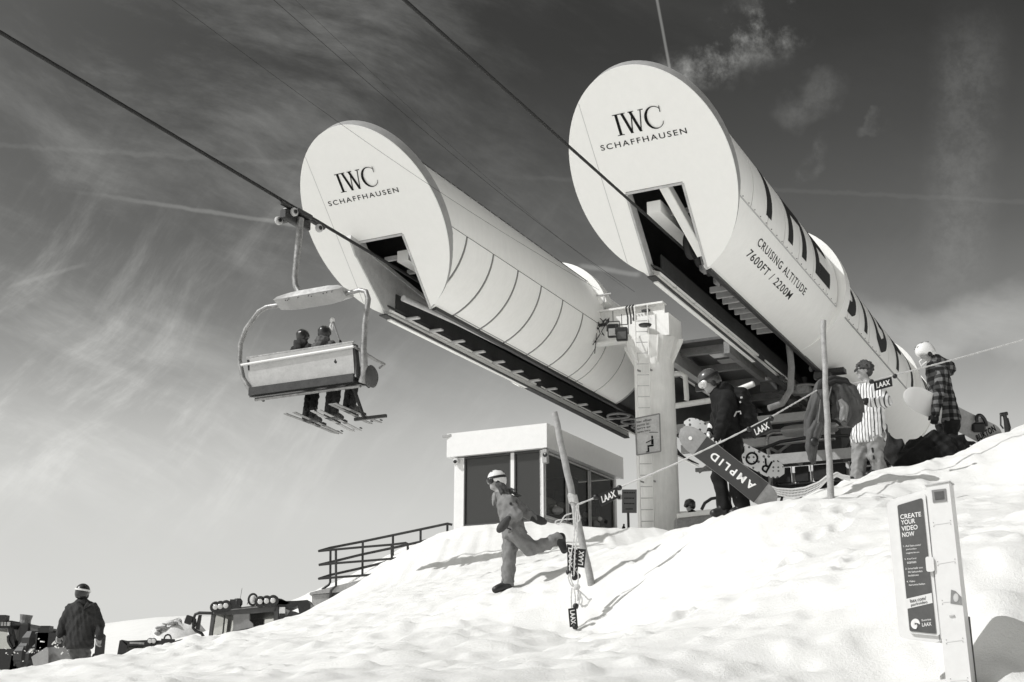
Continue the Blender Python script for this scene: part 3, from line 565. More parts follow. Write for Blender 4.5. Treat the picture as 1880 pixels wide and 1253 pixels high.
m.box(cw-RT*1.0+UP*10.26-DD*.25, (2.9, .04, .87), R3); m.build('cross_beam', M['white2'], t)
for k in (-1.6,): m = MB(); m.box(cw+RT*k+UP*10.26-DD*.38, (.05, .26, .86), R3); m.build('stiffener', M['white2'], t)
fr_ = Vector((ray(1187, 760).x, ray(1187, 760).y, 0)).normalized(); sd_ = Vector((fr_.y, -fr_.x, 0))
lad = cw-fr_*.68-sd_*.30
for q in (-.17, .17):
    m = MB(); m.tube([lad+sd_*q+UP*3.4, lad+sd_*q+UP*10.6], .018, 8); m.build('ladder_rail', M['white2'], t, smooth=50)
for k in range(23): m = MB(); m.tube([lad-sd_*.17+UP*(3.55+k*.3), lad+sd_*.17+UP*(3.55+k*.3)], .012, 6); m.build('ladder_rung', M['cream'], t)
for k in range(4):
    for q in (-.17, .17): m = MB(); m.bar(lad+sd_*q+UP*(4.3+k*1.5), lad+sd_*(q+.10)+fr_*.22+UP*(4.3+k*1.5), .03, .04); m.build('ladder_bracket', M['steel'], t)
# junction boxes and loose cables on the beam
m = MB()
for w, h, a in ((-1.35, 10.32, .25), (-.05, 10.55, .22), (-1.75, 10.15, .16)): m.box(cw+RT*w+UP*h-DD*.36, (a, .1, .06), R3)
m.build('junction_box', M['black'], t)
m = MB()
for k in range(7):
    a = cw+RT*random.uniform(-1.9, -1.1)+UP*random.uniform(10.05, 10.5)-DD*.42; P = [a]
    for j in range(6): P.append(P[-1]+RT*random.uniform(-.16, .14)+UP*random.uniform(-.16, .10)-DD*random.uniform(-.04, .05))
    m.tube(P, .014, 5)
for k in range(3): a = cw+RT*(-.55+.09*k)+UP*10.7-DD*.45; m.tube([a+UP*.03, a-DD*.12-UP*.05, a-DD*.1-UP*.33+RT*.04, a-UP*.5], .022, 5)
m.tube([cw+RT*-1.5+UP*10.1-DD*.4, cw+RT*-1.55+UP*9.5-DD*.45], .012, 5)
m.build('loose_cable', M['black'], t)
m = MB(); m.lathe(cw+RT*.05+UP*9.98-DD*.72, UP, [(0, .05), (.02, .16), (.06, .18), (.09, .05)], 14); m.build('dome_lamp', M['black'], t, smooth=40)
m = MB(); m.box(cw-RT*1.35+UP*11.0-DD*.2, (.03, .03, .5), R3); m.box(cw-RT*1.35+UP*11.25-DD*.2, (.45, .06, .03), R3); m.build('roof_bracket', M['cream'], t)
for px, py, lab in ((1126, 608, 'floodlight with a bright pane hanging on the beam left of the column'), (1142, 614, 'black floodlight hanging just right of the other one beside the column')):
    c = at(px, py, 32.6 if px < 1130 else 32.2); f = thing('floodlight', lab, 'floodlight', c, 'floodlights beside the column'); Rf = Matrix.Rotation(YAW+.25, 3, 'Z')
    m = MB(); m.box(c, (.30, .14, .36), Rf, .02); m.build('housing', M['black'], f)
    m = MB(); m.box(c+Rf@Vector((0, -.078, -.05)), (.23, .012, .20), Rf); m.build('lamp_glass', M['lamp'] if px < 1130 else M['slate'], f)
    m = MB(); q = [c+Rf@Vector(v) for v in ((-.17, 0, .0), (-.17, 0, .26), (.17, 0, .26), (.17, 0, .0))]; m.tube(q, .014, 6); m.tube([c+UP*.25, c+UP*.55], .010, 5); m.build('bracket', M['black'], f)
# pictogram sign fixed to the ladder
sp = at(1190, 800, cy-.93)
def sgn(px, py): return on_plane(px, py, sp, fr_+Vector((.1, 0, 0)))
Q = [sgn(1166, 769), sgn(1211, 760), sgn(1213, 829), sgn(1169, 836)]
t = thing('pictogram_sign', 'light sign with a seated figure strapped to the white column', 'sign', sum(Q, Vector())/4)
m = MB(); m.prism(Q, fr_*.03); m.build('panel', M['cream'], t)
m = MB(); cyc = Q+[Q[0]]
for a, b in zip(cyc[:-1], cyc[1:]): m.bar(a-fr_*.004, b-fr_*.004, .03, .03)
m.build('frame', M['midgrey'], t)
def lerp4(Q, a, b): return (Q[3]*(1-a)+Q[2]*a)*(1-b)+(Q[0]*(1-a)+Q[1]*a)*b
def print_on(Q, txt, a0, a1, b0, b1, material, parent, lift=.006, bold=.012):
    return text_quad('lettering', txt, lerp4(Q, a0, b0), lerp4(Q, a1, b0), lerp4(Q, a0, b1), material, parent, bold, 1.05, lift, nrm=(Q[2]-Q[3]).cross(Q[0]-Q[3]))
for k, (tx, w) in enumerate((('hier offnen', .60), ('ouvrir ici', .5), ('aprire qui', .55), ('open here', .55))): print_on(Q, tx, .06, .06+w, .86-k*.095, .925-k*.095, M['ink'], t)
m = MB(); nn = (Q[2]-Q[3]).cross(Q[0]-Q[3]).normalized()*.007
for poly in ([(.62, .36), (.72, .36), (.72, .22), (.62, .22)], [(.46, .215), (.72, .215), (.72, .165), (.46, .165)], [(.46, .16), (.53, .16), (.53, .03), (.40, .03), (.40, .055), (.46, .055)], [(.40, .30), (.61, .345), (.61, .315), (.40, .275)], [(.63, .45), (.70, .45), (.70, .37), (.63, .37)], [(.55, .565), (.92, .52), (.92, .505), (.55, .55)]):
    m.add([lerp4(Q, a, b)+nn for a, b in poly], [tuple(range(len(poly)))])
m.build('pictogram', M['ink'], t)
# black notice board on a post
Q = [at(1142, 899, 30), at(1169, 899, 30), at(1169, 942, 30), at(1142, 942, 30)]; b = at(1155, 1004, 30)
t = thing('notice_board', 'dark notice board on a thin black post left of the column', 'sign', b)
m = MB(); m.prism(Q, (0, .03, 0)); m.build('panel', M['slate'], t); m = MB(); m.tube([Vector((b.x, 30.03, Q[2].z+.1)), b-UP*.4], .03, 8); m.build('post', M['black'], t)
m = MB(); nn = Vector((0, -.003, 0))
for k, w in enumerate((.8, .7, .72, .5)):
    for j in range(7): a0 = .5-w/2+w*j/7; m.add([lerp4(Q, a, b_)+nn for a, b_ in ((a0, .83-k*.23), (a0+w/10, .83-k*.23), (a0+w/10, .88-k*.23), (a0, .88-k*.23))], [(0, 1, 2, 3)])
m.build('illegible_print', M['ink'], t)
# frame between and behind the tubes
t = thing('lift_platform', 'grey steel deck, beams and pipes between the tubes behind the column', 'platform', Matrix.Translation(MID)@RZ)
def sf(name, mtl, fn, **k):
    m = MB(); fn(m); return m.build(name, M[mtl], t, local=True, **k)
sf('ceiling_panel', 'darkgrey', lambda m: m.box((.25, 17, -.35), (3.0, 12, .08)))
for k in range(6): sf('ceiling_beam', 'midgrey', lambda m, k=k: m.box((.25, 11.6+k*2.1, -.50), (3.0, .16, .22)))
sf('long_beam', 'trim', lambda m: m.bar((-.35, 10.4, -.72), (-.35, 23, -.72), .22, .40))
sf('long_beam', 'midgrey', lambda m: m.bar((1.55, 10.2, -.9), (1.55, 23, -.9), .16, .34))
for k in range(2): sf('skylight', 'lamp', lambda m, k=k: m.box((.75, 12.6+k*.75, -.41), (.8, .45, .03)))
for h, s in ((-2.42, 13.0), (-2.95, 13.5)): sf('cross_beam', 'trim', lambda m, h=h, s=s: m.bar((-1.0, s, h), (3.6, s, h), .2, .24))
for a, b in (((-1, 15, -2.4), (.6, 15, -3.4)), ((.6, 15, -2.4), (-1, 15, -3.4)), ((.6, 15.2, -2.4), (2.2, 15.2, -3.4)), ((2.2, 15.2, -2.5), (.8, 15.2, -3.4))): sf('brace', 'midgrey', lambda m, a=a, b=b: m.bar(a, b, .06, .08))
sf('white_pipe', 'white2', lambda m: m.tube([(-.55, 11.5, -1.12), (-.25, 11.5, -1.12), (-.12, 11.5, -1.22), (-.10, 11.5, -1.9), (-.12, 11.5, -1.95)], .075, 10), smooth=50)
sf('white_pipe', 'white2', lambda m: m.tube([(-.9, 11.6, -1.98), (-.5, 11.6, -2.05), (.6, 11.6, -2.0), (1.9, 11.5, -1.68)], .085, 10), smooth=50)
sf('dark_backdrop', 'inside_dark', lambda m: m.box((1.3, 19.5, -2.1), (5.4, .3, 2.8)))  # boxes added as a dark backdrop for the gloom under the station
sf('dark_backdrop', 'inside_dark', lambda m: m.box((2.45, 18, -2.6), (1.7, 4.5, 2.6)))
for k, (w, s) in enumerate(((3.1, 12.4), (3.2, 13.6), (-3.0, 13.4), (-2.9, 14.3), (-2.9, 15.2))):
    sf('guide_wheel', 'midgrey', lambda m, w=w, s=s: m.tube([(w+.34*math.cos(a), s+.34*math.sin(a), -1.72) for a in np.linspace(0, 2*math.pi, 25)], .04, 6, cap=False), smooth=50)
    sf('wheel_hub', 'darksteel', lambda m, w=w, s=s: m.lathe((w, s, -1.74), UP, [(0, .06), (.3, .10)], 10))
for k in range(60):
    w = random.uniform(2.2, 4.2); s = 11.2+k*.12; sf('drive_part', random.choice(['darksteel', 'darkgrey', 'darksteel', 'midgrey', 'steel']), lambda m, w=w, s=s: m.box((w, s, -1.5-random.uniform(0, .4)), (random.uniform(.15, .5), random.uniform(.15, .4), random.uniform(.1, .3))))
for k in range(9):
    a, b = (-1.2+k*.62, 16+.2*(k % 3), -2.2-.9*(k % 2)), (-.5+k*.62, 16.2, -3.1+.9*(k % 2)); sf('brace', 'darkgrey', lambda m, a=a, b=b: m.bar(a, b, .07, .09))
for h in (-2.15, -3.15): sf('truss_chord', 'midgrey', lambda m, h=h: m.bar((-1.4, 15.9, h), (4.2, 15.9, h), .1, .12))
sf('deck_slab', 'concrete', lambda m: m.box((3.6, 13, -6.1), (7.5, 7.5, .9)))
sf('deck_edge', 'white2', lambda m: m.box((3.6, 9.2, -5.58), (7.5, .12, .14)))
for k in range(5): sf('deck_railing', 'darksteel', lambda m, k=k: m.tube([(2.2+k*1.1, 12+k*.5, -5.6), (2.2+k*1.1, 12+k*.5, -4.6), (3.0+k*1.1, 12+k*.5, -4.6), (3.0+k*1.1, 12+k*.5, -5.6)], .03, 6))
for k in range(14): sf('crate', random.choice(['midgrey', 'trim', 'darkgrey', 'darkgrey']), lambda m, k=k: m.box((3.6+(k % 7)*.55, 13.2, -5.4+(k//7)*.42), (.48, .4, .34)))
# ------------------------------------------------------------------ ropes
def wire_rope(name, P0, P1, r, label, lobes=6, pitch=.42, step=.05, group=None):
    P0, P1 = Vector(P0), Vector(P1); t_ = (P1-P0).normalized(); L = (P1-P0).length; a = UP-t_*UP.dot(t_); a.normalize(); b = t_.cross(a); m = MB(); n = int(L/step); seg = 18; rings = []
    for i in range(n+1):
        q = P0+t_*(L*i/n); tw = 2*math.pi*(L*i/n)/(pitch*lobes)
        rings.append([q+(a*math.cos(th)+b*math.sin(th))*r*(.86+.17*abs(math.cos(lobes/2*(th-tw)))) for th in [2*math.pi*k/seg for k in range(seg)]])
    m.loft(rings); o = m.build(name, M['cable'], None, smooth=80); return tag(o, label, 'rope', group)
gL = on_plane(545, 390, CL, -RT); hL = gL.z
p0 = on_plane(-60, 24, CL, RT); p1 = on_plane(760, 512, CL, RT); e1 = p0+(p1-p0)*1.55
wire_rope('haul_rope', p0-(p1-p0)*.1, e1, .034, 'black twisted haul rope carrying the chair into the left tube', group='haul ropes of the lift')
p0 = on_plane(742, 0, CR, RT); p1 = on_plane(1180, 390, CR, RT)
wire_rope('haul_rope', p0-(p1-p0)*.06, p1+(p1-p0)*.55, .027, 'black twisted haul rope running into the right tube', group='haul ropes of the lift')
def thin(a, b, r, label):
    m = MB(); a, b = Vector(a), Vector(b); n = 24; m.tube([a+(b-a)*i/n-UP*.25*math.sin(math.pi*i/n) for i in range(n+1)], r, 5); tag(m.build('signal_wire', M['cable'], None), label, 'wire', 'thin wires above the station')
thin(at(262, -40, 19), at(1100, 533, 30.5), .0035, 'thin dark wire passing in front of the left oval face')
thin(at(450, -46, 17), at(1165, 536, 33.2), .0045, 'thin dark wire ending at the top of the column'); thin(at(500, -40, 17), at(1148, 530, 33.4), .0025, 'faintest thin wire just right of the other two')
# ------------------------------------------------------------------ chairs
def chair(label, mw, rider=True):
    t = thing('lift_chair', label, 'chairlift chair', mw, 'chairs of the lift')
    def B(name, mtl, fn, par=None, **k):
        m = MB(); fn(m); return m.build(name, M[mtl], par or t, local=True, **k)
    B('hanger_arm', 'steel', lambda m: m.tube([(.10, 0, -.15), (.09, 0, -.5), (.05, 0, -1.05), (.03, 0, -1.4), (.06, 0, -1.58), (.14, 0, -1.72), (.30, 0, -1.86)], [.07, .07, .065, .062, .06, .06, .06], 12), smooth=60)
    B('grip', 'darksteel', lambda m: (m.box((-.02, 0, -.17), (.16, .85, .20), bev=.02), m.box((.08, .1, -.02), (.16, .5, .10), bev=.02), m.tube([(0, -.55, .02), (0, .95, -.01)], .05, 8), m.box((-.12, -.2, -.2), (.24, .16, .12), bev=.02)), smooth=40)
    B('grip_spring', 'white_plastic', lambda m: m.tube([(-.10, -.28, -.02), (-.13, -.05, -.20)], .055, 10), smooth=50)
    for x, y, z in ((.10, -.22, -.10), (.24, .45, -.24), (-.18, -.35, -.28)):
        w_ = B('grip_roller', 'cream', lambda m, x=x, y=y, z=z: m.lathe((x-.03, y, z), (1, -.25, 0), [(0, .04), (0, .07), (.02, .088), (.06, .088), (.08, .07), (.08, .045)], 18), smooth=40)
        B('roller_hub', 'black', lambda m, x=x, y=y, z=z: m.lathe((x+.055, y-.02, z), (1, -.25, 0), [(0, .045), (.012, .04)], 12), w_)
    # the aluminium box on top of the bail
    def boxf(m):
        xs = [(-.30, .06), (-.27, .085), (-.02, .12), (.25, .135), (.95, .135), (1.2, .11), (1.30, .06)]
        m.loft([[Vector((x, -.20, -1.93-.4*h+.06)), Vector((x, -.24, -1.90)), Vector((x, -.16, -1.90+h)), Vector((x, .16, -1.90+h)), Vector((x, .24, -1.90)), Vector((x, .2, -1.93-h*.4)), Vector((x, 0, -1.94-h*1.2)), ] for x, h in xs])
    bx = B('bail_box', 'alu', boxf, smooth=35)
    B('bolt', 'black', lambda m: [m.ball((x, -.225, -1.925-random.uniform(0, .03)), .014, 6) for x in (.0, .05, .08, .3, .55, .62, .9, .98, 1.1)], bx, kind='stuff')
    B('bail_frame', 'steel', lambda m: m.tube([(-.2, 0, -1.94), (-.62, 0, -1.93), (-.82, 0, -2.0), (-1.12, 0, -2.32), (-1.24, 0, -2.62), (-1.24, 0, -2.98), (-1.12, 0, -3.35), (-.90, .05, -3.68)], .052, 12), smooth=60)
    B('bail_frame', 'steel', lambda m: m.tube([(1.2, 0, -1.94), (1.60, 0, -1.91), (1.74, 0, -1.96), (1.80, 0, -2.12), (1.74, 0, -2.6), (1.73, 0, -3.1), (1.76, .02, -3.62), (1.70, .05, -3.76)], [.045, .045, .05, .055, .055, .06, .075, .085], 12), smooth=60)
    B('backrest', 'alu', lambda m: m.loft([[Vector((x, y, z)) for y, z in ((-.05, -2.96), (-.01, -2.95), (.10, -3.56), (.06, -3.58))] for x in np.linspace(-1.0, 1.50, 7)]), smooth=20)
    B('back_rail', 'white_plastic', lambda m: m.tube([(-1.12, -.08, -3.10), (1.56, -.08, -3.06)], .028, 8), smooth=50)
    B('backrest_edge', 'steel', lambda m: m.bar((-1.03, -.04, -2.95), (1.53, -.04, -2.95), .03, .03))
    for x in (-1.0, 1.52): B('side_bracket', 'darksteel', lambda m, x=x: m.prism([(x, -.06, -3.0), (x, .10, -3.62), (x, .52, -3.74), (x, .55, -3.58), (x, .16, -3.40), (x, .06, -3.0)], (.04, 0, 0)))
    B('seat', 'black', lambda m: m.loft([[Vector((x, y, z)) for y, z in ((.02, -3.62), (.56, -3.54), (.62, -3.60), (.56, -3.68), (.02, -3.76))] for x in np.linspace(-.95, 1.48, 5)]), smooth=20)
    B('seat_frame', 'steel', lambda m: m.tube([(-.86, .1, -3.80), (1.62, .1, -3.80)], .035, 8), smooth=50); B('seat_frame', 'darksteel', lambda m: m.bar((-.92, -.03, -3.66), (1.55, -.03, -3.66), .05, .16))
    B('end_wheel', 'darkgrey', lambda m: m.lathe((1.76, .18, -3.62), (1, 0, 0), [(0, .20), (.06, .22), (.10, .17)], 18), smooth=40)
    B('safety_bar', 'steel', lambda m: m.tube([(1.56, -.05, -3.06), (1.72, .45, -3.22), (1.74, .72, -3.24), (1.60, .78, -3.28)], .03, 8), smooth=50)
    B('foot_rest', 'darksteel', lambda m: (m.bar((1.30, .35, -3.75), (1.42, .55, -4.30), .05, .05), m.bar((1.18, .60, -4.31), (1.90, .60, -4.31), .06, .06)))
    return t
chairA = chair('chair hanging from the rope with three riders seen from behind', Matrix.Translation(gL)@RZ)
# two more chairs inside the station on the right-hand lane, turned towards the viewer
for s, lab in ((13.2, 'empty chair under the right tube, partly behind the man in black'), (17.5, 'farther empty chair in the dark under the right tube')):
    c = copy_tree(chairA); c['label'] = lab; c.matrix_world = Matrix.Translation(W2(CR, .2, s, -.85))@Matrix.Rotation(YAW+math.pi, 4, 'Z'); ROOTM[c.name] = c.matrix_world.copy()
    for col_ in [q for q in c.children if q.name.startswith('backrest') and 'edge' not in q.name]: col_['label'] = 'metal backrest seen from the front'
    for x in np.linspace(-.8, 1.3, 5): m = MB(); m.box((x, .16, -3.22), (.40, .06, .46), bev=.02); m.build('seat_cushion', M['cloth_dark'], c, local=True)
    for x in np.linspace(-.58, 1.06, 4): m = MB(); m.box((x, .20, -3.22), (.02, .05, .5)); m.build('cushion_divider', M['cream'], c, local=True)
    m = MB(); m.tube([(-1.35, .2, -3.3), (-1.3, .6, -2.75), (-1.2, .7, -2.5), (-.7, .75, -2.35), (.25, .78, -2.3), (1.2, .75, -2.35), (1.75, .7, -2.5), (1.85, .6, -2.75), (1.9, .2, -3.3)], .05, 8); m.build('hood_frame', M['black'], c, local=True, smooth=50)
    m = MB(); m.box((.25, .82, -2.86), (2.9, .03, .30)); m.build('hood_band', M['trim'], c, local=True)

t = thing('deck_wall', 'pale concrete deck edge just right of the column foot', 'wall', at(1285, 980, 30.5))
m = MB(); m.prism([at(1243, 950, 30.6), at(1340, 939, 30.6), at(1340, 1000, 30.6), at(1243, 1010, 30.6)], (0, .6, 0)); m.build('wall_face', M['concrete'], t)
m = MB(); m.bar(at(1243, 948, 30.5), at(1340, 937, 30.5), .1, .10); m.build('wall_cap', M['white2'], t)
m = MB(); m.tube([at(1288, 936, 30.6), at(1294, 924, 30.6), at(1306, 916, 30.6), at(1330, 912, 30.6)], .04, 6); m.build('grab_rail', M['darksteel'], t)
# ------------------------------------------------------------------ control cabin
bc = at(1005, 962, 39.0); bz = bc.z; bw = lambda w, s, h: bc+RT*w+DD*s+UP*h
top = at(1005, 777, 39.0).z-bz
# width from the photo's left edge, length from its right edge
def solve(px, dirv):
    lo, hi = 0, 20
    for _ in range(50):
        mid = (lo+hi)/2; P = bc+dirv*mid; dd = P.y*CP+P.z*SP; q = 940+F*P.x/dd
        if (q > px) == (dirv is LEFT): lo = mid
        else: hi = mid
    return lo
LEFT = -RT; WB = solve(818, LEFT); LB = solve(1148, DD)
fh = top*.245                                                # fascia height
t = thing('control_cabin', 'white flat-roofed control cabin with dark windows', 'building', Matrix.Translation(bc)@RZ)
def cb_(name, mtl, fn, par=None, **k):
    m = MB(); fn(m); return m.build(name, M[mtl], par or t, local=True, **k)
ov = .22
cb_('roof_fascia', 'white_plastic', lambda m: m.prism([(0, 0, top), (-WB, 0, top), (-WB, 0, top-fh), (0, 0, top-fh)], (0, .08, 0)))
cb_('roof_fascia', 'white_plastic', lambda m: m.prism([(0, .082, top), (0, LB, top), (0, LB, top-fh), (0, .082, top-fh)], (-.08, 0, 0)))
cb_('roof_fascia', 'white_plastic', lambda m: m.prism([(-WB, .082, top), (-WB, LB, top), (-WB, LB, top-fh), (-WB, .082, top-fh)], (.08, 0, 0)))
cb_('soffit', 'white_plastic', lambda m: m.box((-WB/2, LB/2, top-fh+.04), (WB-.17, LB-.1, .06)))
cb_('roof', 'snow', lambda m: m.loft([[Vector((-WB*q0-.09*(1-2*q0), .09+(LB-.18)*a, top-.02+.16*math.sin(math.pi*min(1, max(0, q0)))*math.sin(math.pi*min(1, a*1.1))*(1 if .25 < q0 < .95 else .3))) for a in np.linspace(0, 1, 8)] for q0 in np.linspace(0, 1, 12)], cap=False, closed=False))
H0 = -.25; wt = top-fh-.02
fx0, fx1 = -ov, -WB+ov*1.1                                   # front wall span
FWs = fx0-fx1
def fpx(px): return solve(px, LEFT)
pl, pm0, pm1, pr = -fpx(845), -fpx(932), -fpx(938.5), -fpx(989)
yf = .20
cb_('front_wall', 'white_plastic', lambda m: (m.box(((fx1+pl)/2, yf+.06, (wt+H0)/2), (abs(pl-fx1), .12, wt-H0)), m.box(((pm0+pm1)/2, yf+.06, (wt+.14)/2), (abs(pm1-pm0), .12, wt-.14)), m.box(((pr+fx0)/2, yf+.06, (wt+H0)/2), (abs(fx0-pr), .12, wt-H0)), m.box(((pl+pr)/2, yf+.06, (.14+H0)/2), (abs(pr-pl)-.004, .12, .14-H0))))
for a, b in ((pl, pm0), (pm1, pr)):
    w_ = cb_('window', 'groove', lambda m, a=a, b=b: [m.bar(p, q, .05, .05, up=(0, 1, 0)) for p, q in (((a+.02, yf+.03, .16), (b-.02, yf+.03, .16)), ((a+.02, yf+.03, wt-.03), (b-.02, yf+.03, wt-.03)), ((a+.02, yf+.03, .19), (a+.02, yf+.03, wt-.06)), ((b-.02, yf+.03, .19), (b-.02, yf+.03, wt-.06)))])
    cb_('pane', 'pane_front', lambda m, a=a, b=b: m.box(((a+b)/2, yf+.07, (wt+.16)/2), (abs(b-a)-.06, .02, wt-.2)), w_)
# side wall facing the column: three big panes over a dark plinth
xs_ = -ov; y_ = [.34, LB*.315, LB*.315+.08, LB*.60, LB*.60+.08, LB-.34]
s0 = .12
cb_('side_wall', 'white_plastic', lambda m: (m.box((xs_-.06, .26, (wt+H0)/2), (.12, .11, wt-H0)), m.box((xs_-.06, LB-.24, (wt+H0)/2), (.12, .18, wt-H0)), m.box((xs_-.06, LB/2, (s0+.16+-.18)/2), (.12, LB-.6, s0+.16+.18))))
cb_('sill', 'trim', lambda m: m.box((xs_-.01, LB/2, s0+.06), (.12, LB-.5, .10)))
cb_('plinth', 'darkgrey', lambda m: m.box((-WB/2-.1, LB/2+.05, -.62), (WB-.6, LB-.5, .8)))
for a, b in ((y_[0], y_[1]), (y_[2], y_[3]), (y_[4], y_[5])):
    w_ = cb_('window', 'cream', lambda m, a=a, b=b: [m.bar(p, q, .07, .05) for p, q in (((xs_-.03, a, s0+.18), (xs_-.03, b, s0+.18)), ((xs_-.03, a, wt-.04), (xs_-.03, b, wt-.04)), ((xs_-.03, a+.03, s0+.21), (xs_-.03, a+.03, wt-.08)), ((xs_-.03, b-.03, s0+.21), (xs_-.03, b-.03, wt-.08)))])
    cb_('pane', 'pane', lambda m, a=a, b=b: m.box((xs_-.06, (a+b)/2, (wt+s0+.12)/2), (.02, b-a-.07, wt-s0-.24)), w_)
cb_('back_wall', 'darkgrey', lambda m: m.box((-WB/2, LB-.12, (wt+H0)/2), (WB-.6, .1, wt-H0))); cb_('left_wall', 'white_plastic', lambda m: m.box((-WB+.2, LB/2, (wt+H0)/2), (.1, LB-.5, wt-H0)))
cb_('floor', 'midgrey', lambda m: m.box((-WB/2, LB/2, -.12), (WB-.5, LB-.5, .08)))
for k in range(34):  # made-up gear behind the glass stands in for reflections in the side panes
    y = random.uniform(.6, LB-.6); z = .25+random.uniform(0, .75)*(1-.35*y/LB); x = -.42-random.uniform(0, .22); r = random.uniform(.10, .24)
    cb_('reflection_lump', random.choice(['cloth_dark', 'cream', 'midgrey', 'cloth_black', 'trim', 'white_plastic', 'cream']), lambda m: m.ball((x, y, z), (r*random.uniform(.7, 1.8), r*random.uniform(.8, 2.0), r*.7), 8, Matrix.Rotation(random.uniform(-.6, .6), 3, 'X')))
for k in range(5): y = .7+k*1.1; cb_('chair_back', 'cloth_black', lambda m, y=y: m.box((-.75, y, .9), (.5, .45, .9), Matrix.Rotation(random.uniform(-.2, .2), 3, 'X'), .05))
cb_('white_helmet', 'helm_white', lambda m: m.ball((-.45, LB-1.1, .45), (.15, .18, .15), 12), smooth=60)
cb_('inner_pillar', 'inside_dark', lambda m: m.box((-1.2, LB*.55, 1.0), (1.2, .5, 2.0)))
for px, py, lb in ((819, 801, None),): cb_('roof_spout', 'trim', lambda m: m.bar((-WB-.14, -.05, top-.10), (-WB+.16, .02, top-.06), .06, .08))
def cam_(name, P, mt='white_plastic'):
    a = cb_(name, mt, lambda m: m.box(P, (.16, .14, .18), None, .03)); cb_('camera_lens', 'black', lambda m: m.lathe(Vector(P)+Vector((0, -.06, -.02)), (0.2, -1, -.2), [(0, .06), (.05, .055), (.06, .03)], 12), a)
cam_('security_camera', (-WB+.30, .10, top-fh-.14)); cam_('security_camera', (-.12, LB-.12, wt-.62))
a = cb_('speaker', 'trim', lambda m: m.box((-.10, .12, top-fh-.25), (.17, .17, .46), None, .02)); cb_('speaker_cone', 'black', lambda m: m.lathe((-.08, .03, top-fh-.22), (.2, -1, 0), [(0, .075), (.012, .07)], 14), a); cb_('speaker_tweeter', 'silver', lambda m: m.ball((-.075, .02, top-fh-.19), .035, 8), a)
cb_('leaning_ski', 'black', lambda m: m.tube([(-.15, LB-.02, -.8), (-.05, LB+.05, .8)], .035, 6)); cb_('hanging_coat', 'cloth_black', lambda m: m.ball((-.05, LB+.02, .1), (.10, .14, .7), 10))
# ------------------------------------------------------------------ metal railing on a concrete ramp
Yr = 36.0
t = thing('ramp_railing', 'dark metal railing climbing to the cabin', 'railing', at(700, 1060, Yr))
def rail(name, pts, r): m = MB(); m.tube(pts, r*.82, 8); m.build(name, M['darksteel'], t, smooth=50)
def zz(px, py, sc=(560, 940, 6.2667), Y=Yr): return at(sc[0]+px/sc[2], sc[1]+py/sc[2], Y)
far = Yr+1.2
for pts in ([(160, 452), (290, 415), (660, 343), (1010, 270), (1330, 203), (1640, 137), (1694, 150)], [(160, 612), (660, 490), (1000, 418), (1330, 345), (1560, 285)], [(160, 770), (290, 728), (660, 645), (1000, 562), (1120, 532)]):
    rail('rail', [zz(*p, Y=far+(0 if i else -.6)) for i, p in enumerate(pts)], .045)
for pts in ([(160, 452), (340, 435), (660, 406), (1000, 378), (1160, 358), (1188, 375)], [(160, 612), (350, 592), (660, 568), (1000, 540), (1185, 520)], [(160, 770), (350, 755), (660, 733), (985, 705), (1003, 685)]):
    rail('rail', [zz(*p) for p in pts], .04)
for pts in ([(293, 445), (290, 810), (275, 840), (195, 895)], [(665, 345), (660, 735), (575, 795)], [(1012, 270), (1010, 600)], [(1330, 203), (1329, 395)], [(1638, 137), (1637, 230)]): rail('post', [zz(*p, Y=far) for p in pts], .042)
for pts in ([(355, 435), (357, 850), (300, 905), (285, 1025)], [(997, 378), (1000, 690)], [(1180, 365), (1192, 640)]): rail('post', [zz(*p) for p in pts], .042)
t = thing('concrete_landing', 'rough concrete ramp end half buried in snow below the railing', 'ramp', at(610, 1110, Yr))
Pk = [zz(50, 935), zz(285, 915), zz(560, 905), zz(700, 780), zz(330, 862)]
m = MB(); m.prism([zz(50, 955), zz(590, 905), zz(740, 760), zz(330, 858), zz(55, 930)], (0, 2.2, 0)); m.build('ramp_deck', M['concrete'], t)
m = MB(); m.prism([zz(78, 958, Y=Yr+.05), zz(300, 940, Y=Yr+.05), zz(300, 1140, Y=Yr+.05), zz(80, 1160, Y=Yr+.05)], (0, 2.0, 0)); m.build('wall_block', M['concrete'], t)
m = MB(); m.prism([zz(310, 925, Y=Yr+.1), zz(590, 905, Y=Yr+.1), zz(590, 1010, Y=Yr+.1), zz(310, 1050, Y=Yr+.1)], (0, 1.8, 0)); m.build('wall_block', M['darkgrey'], t)
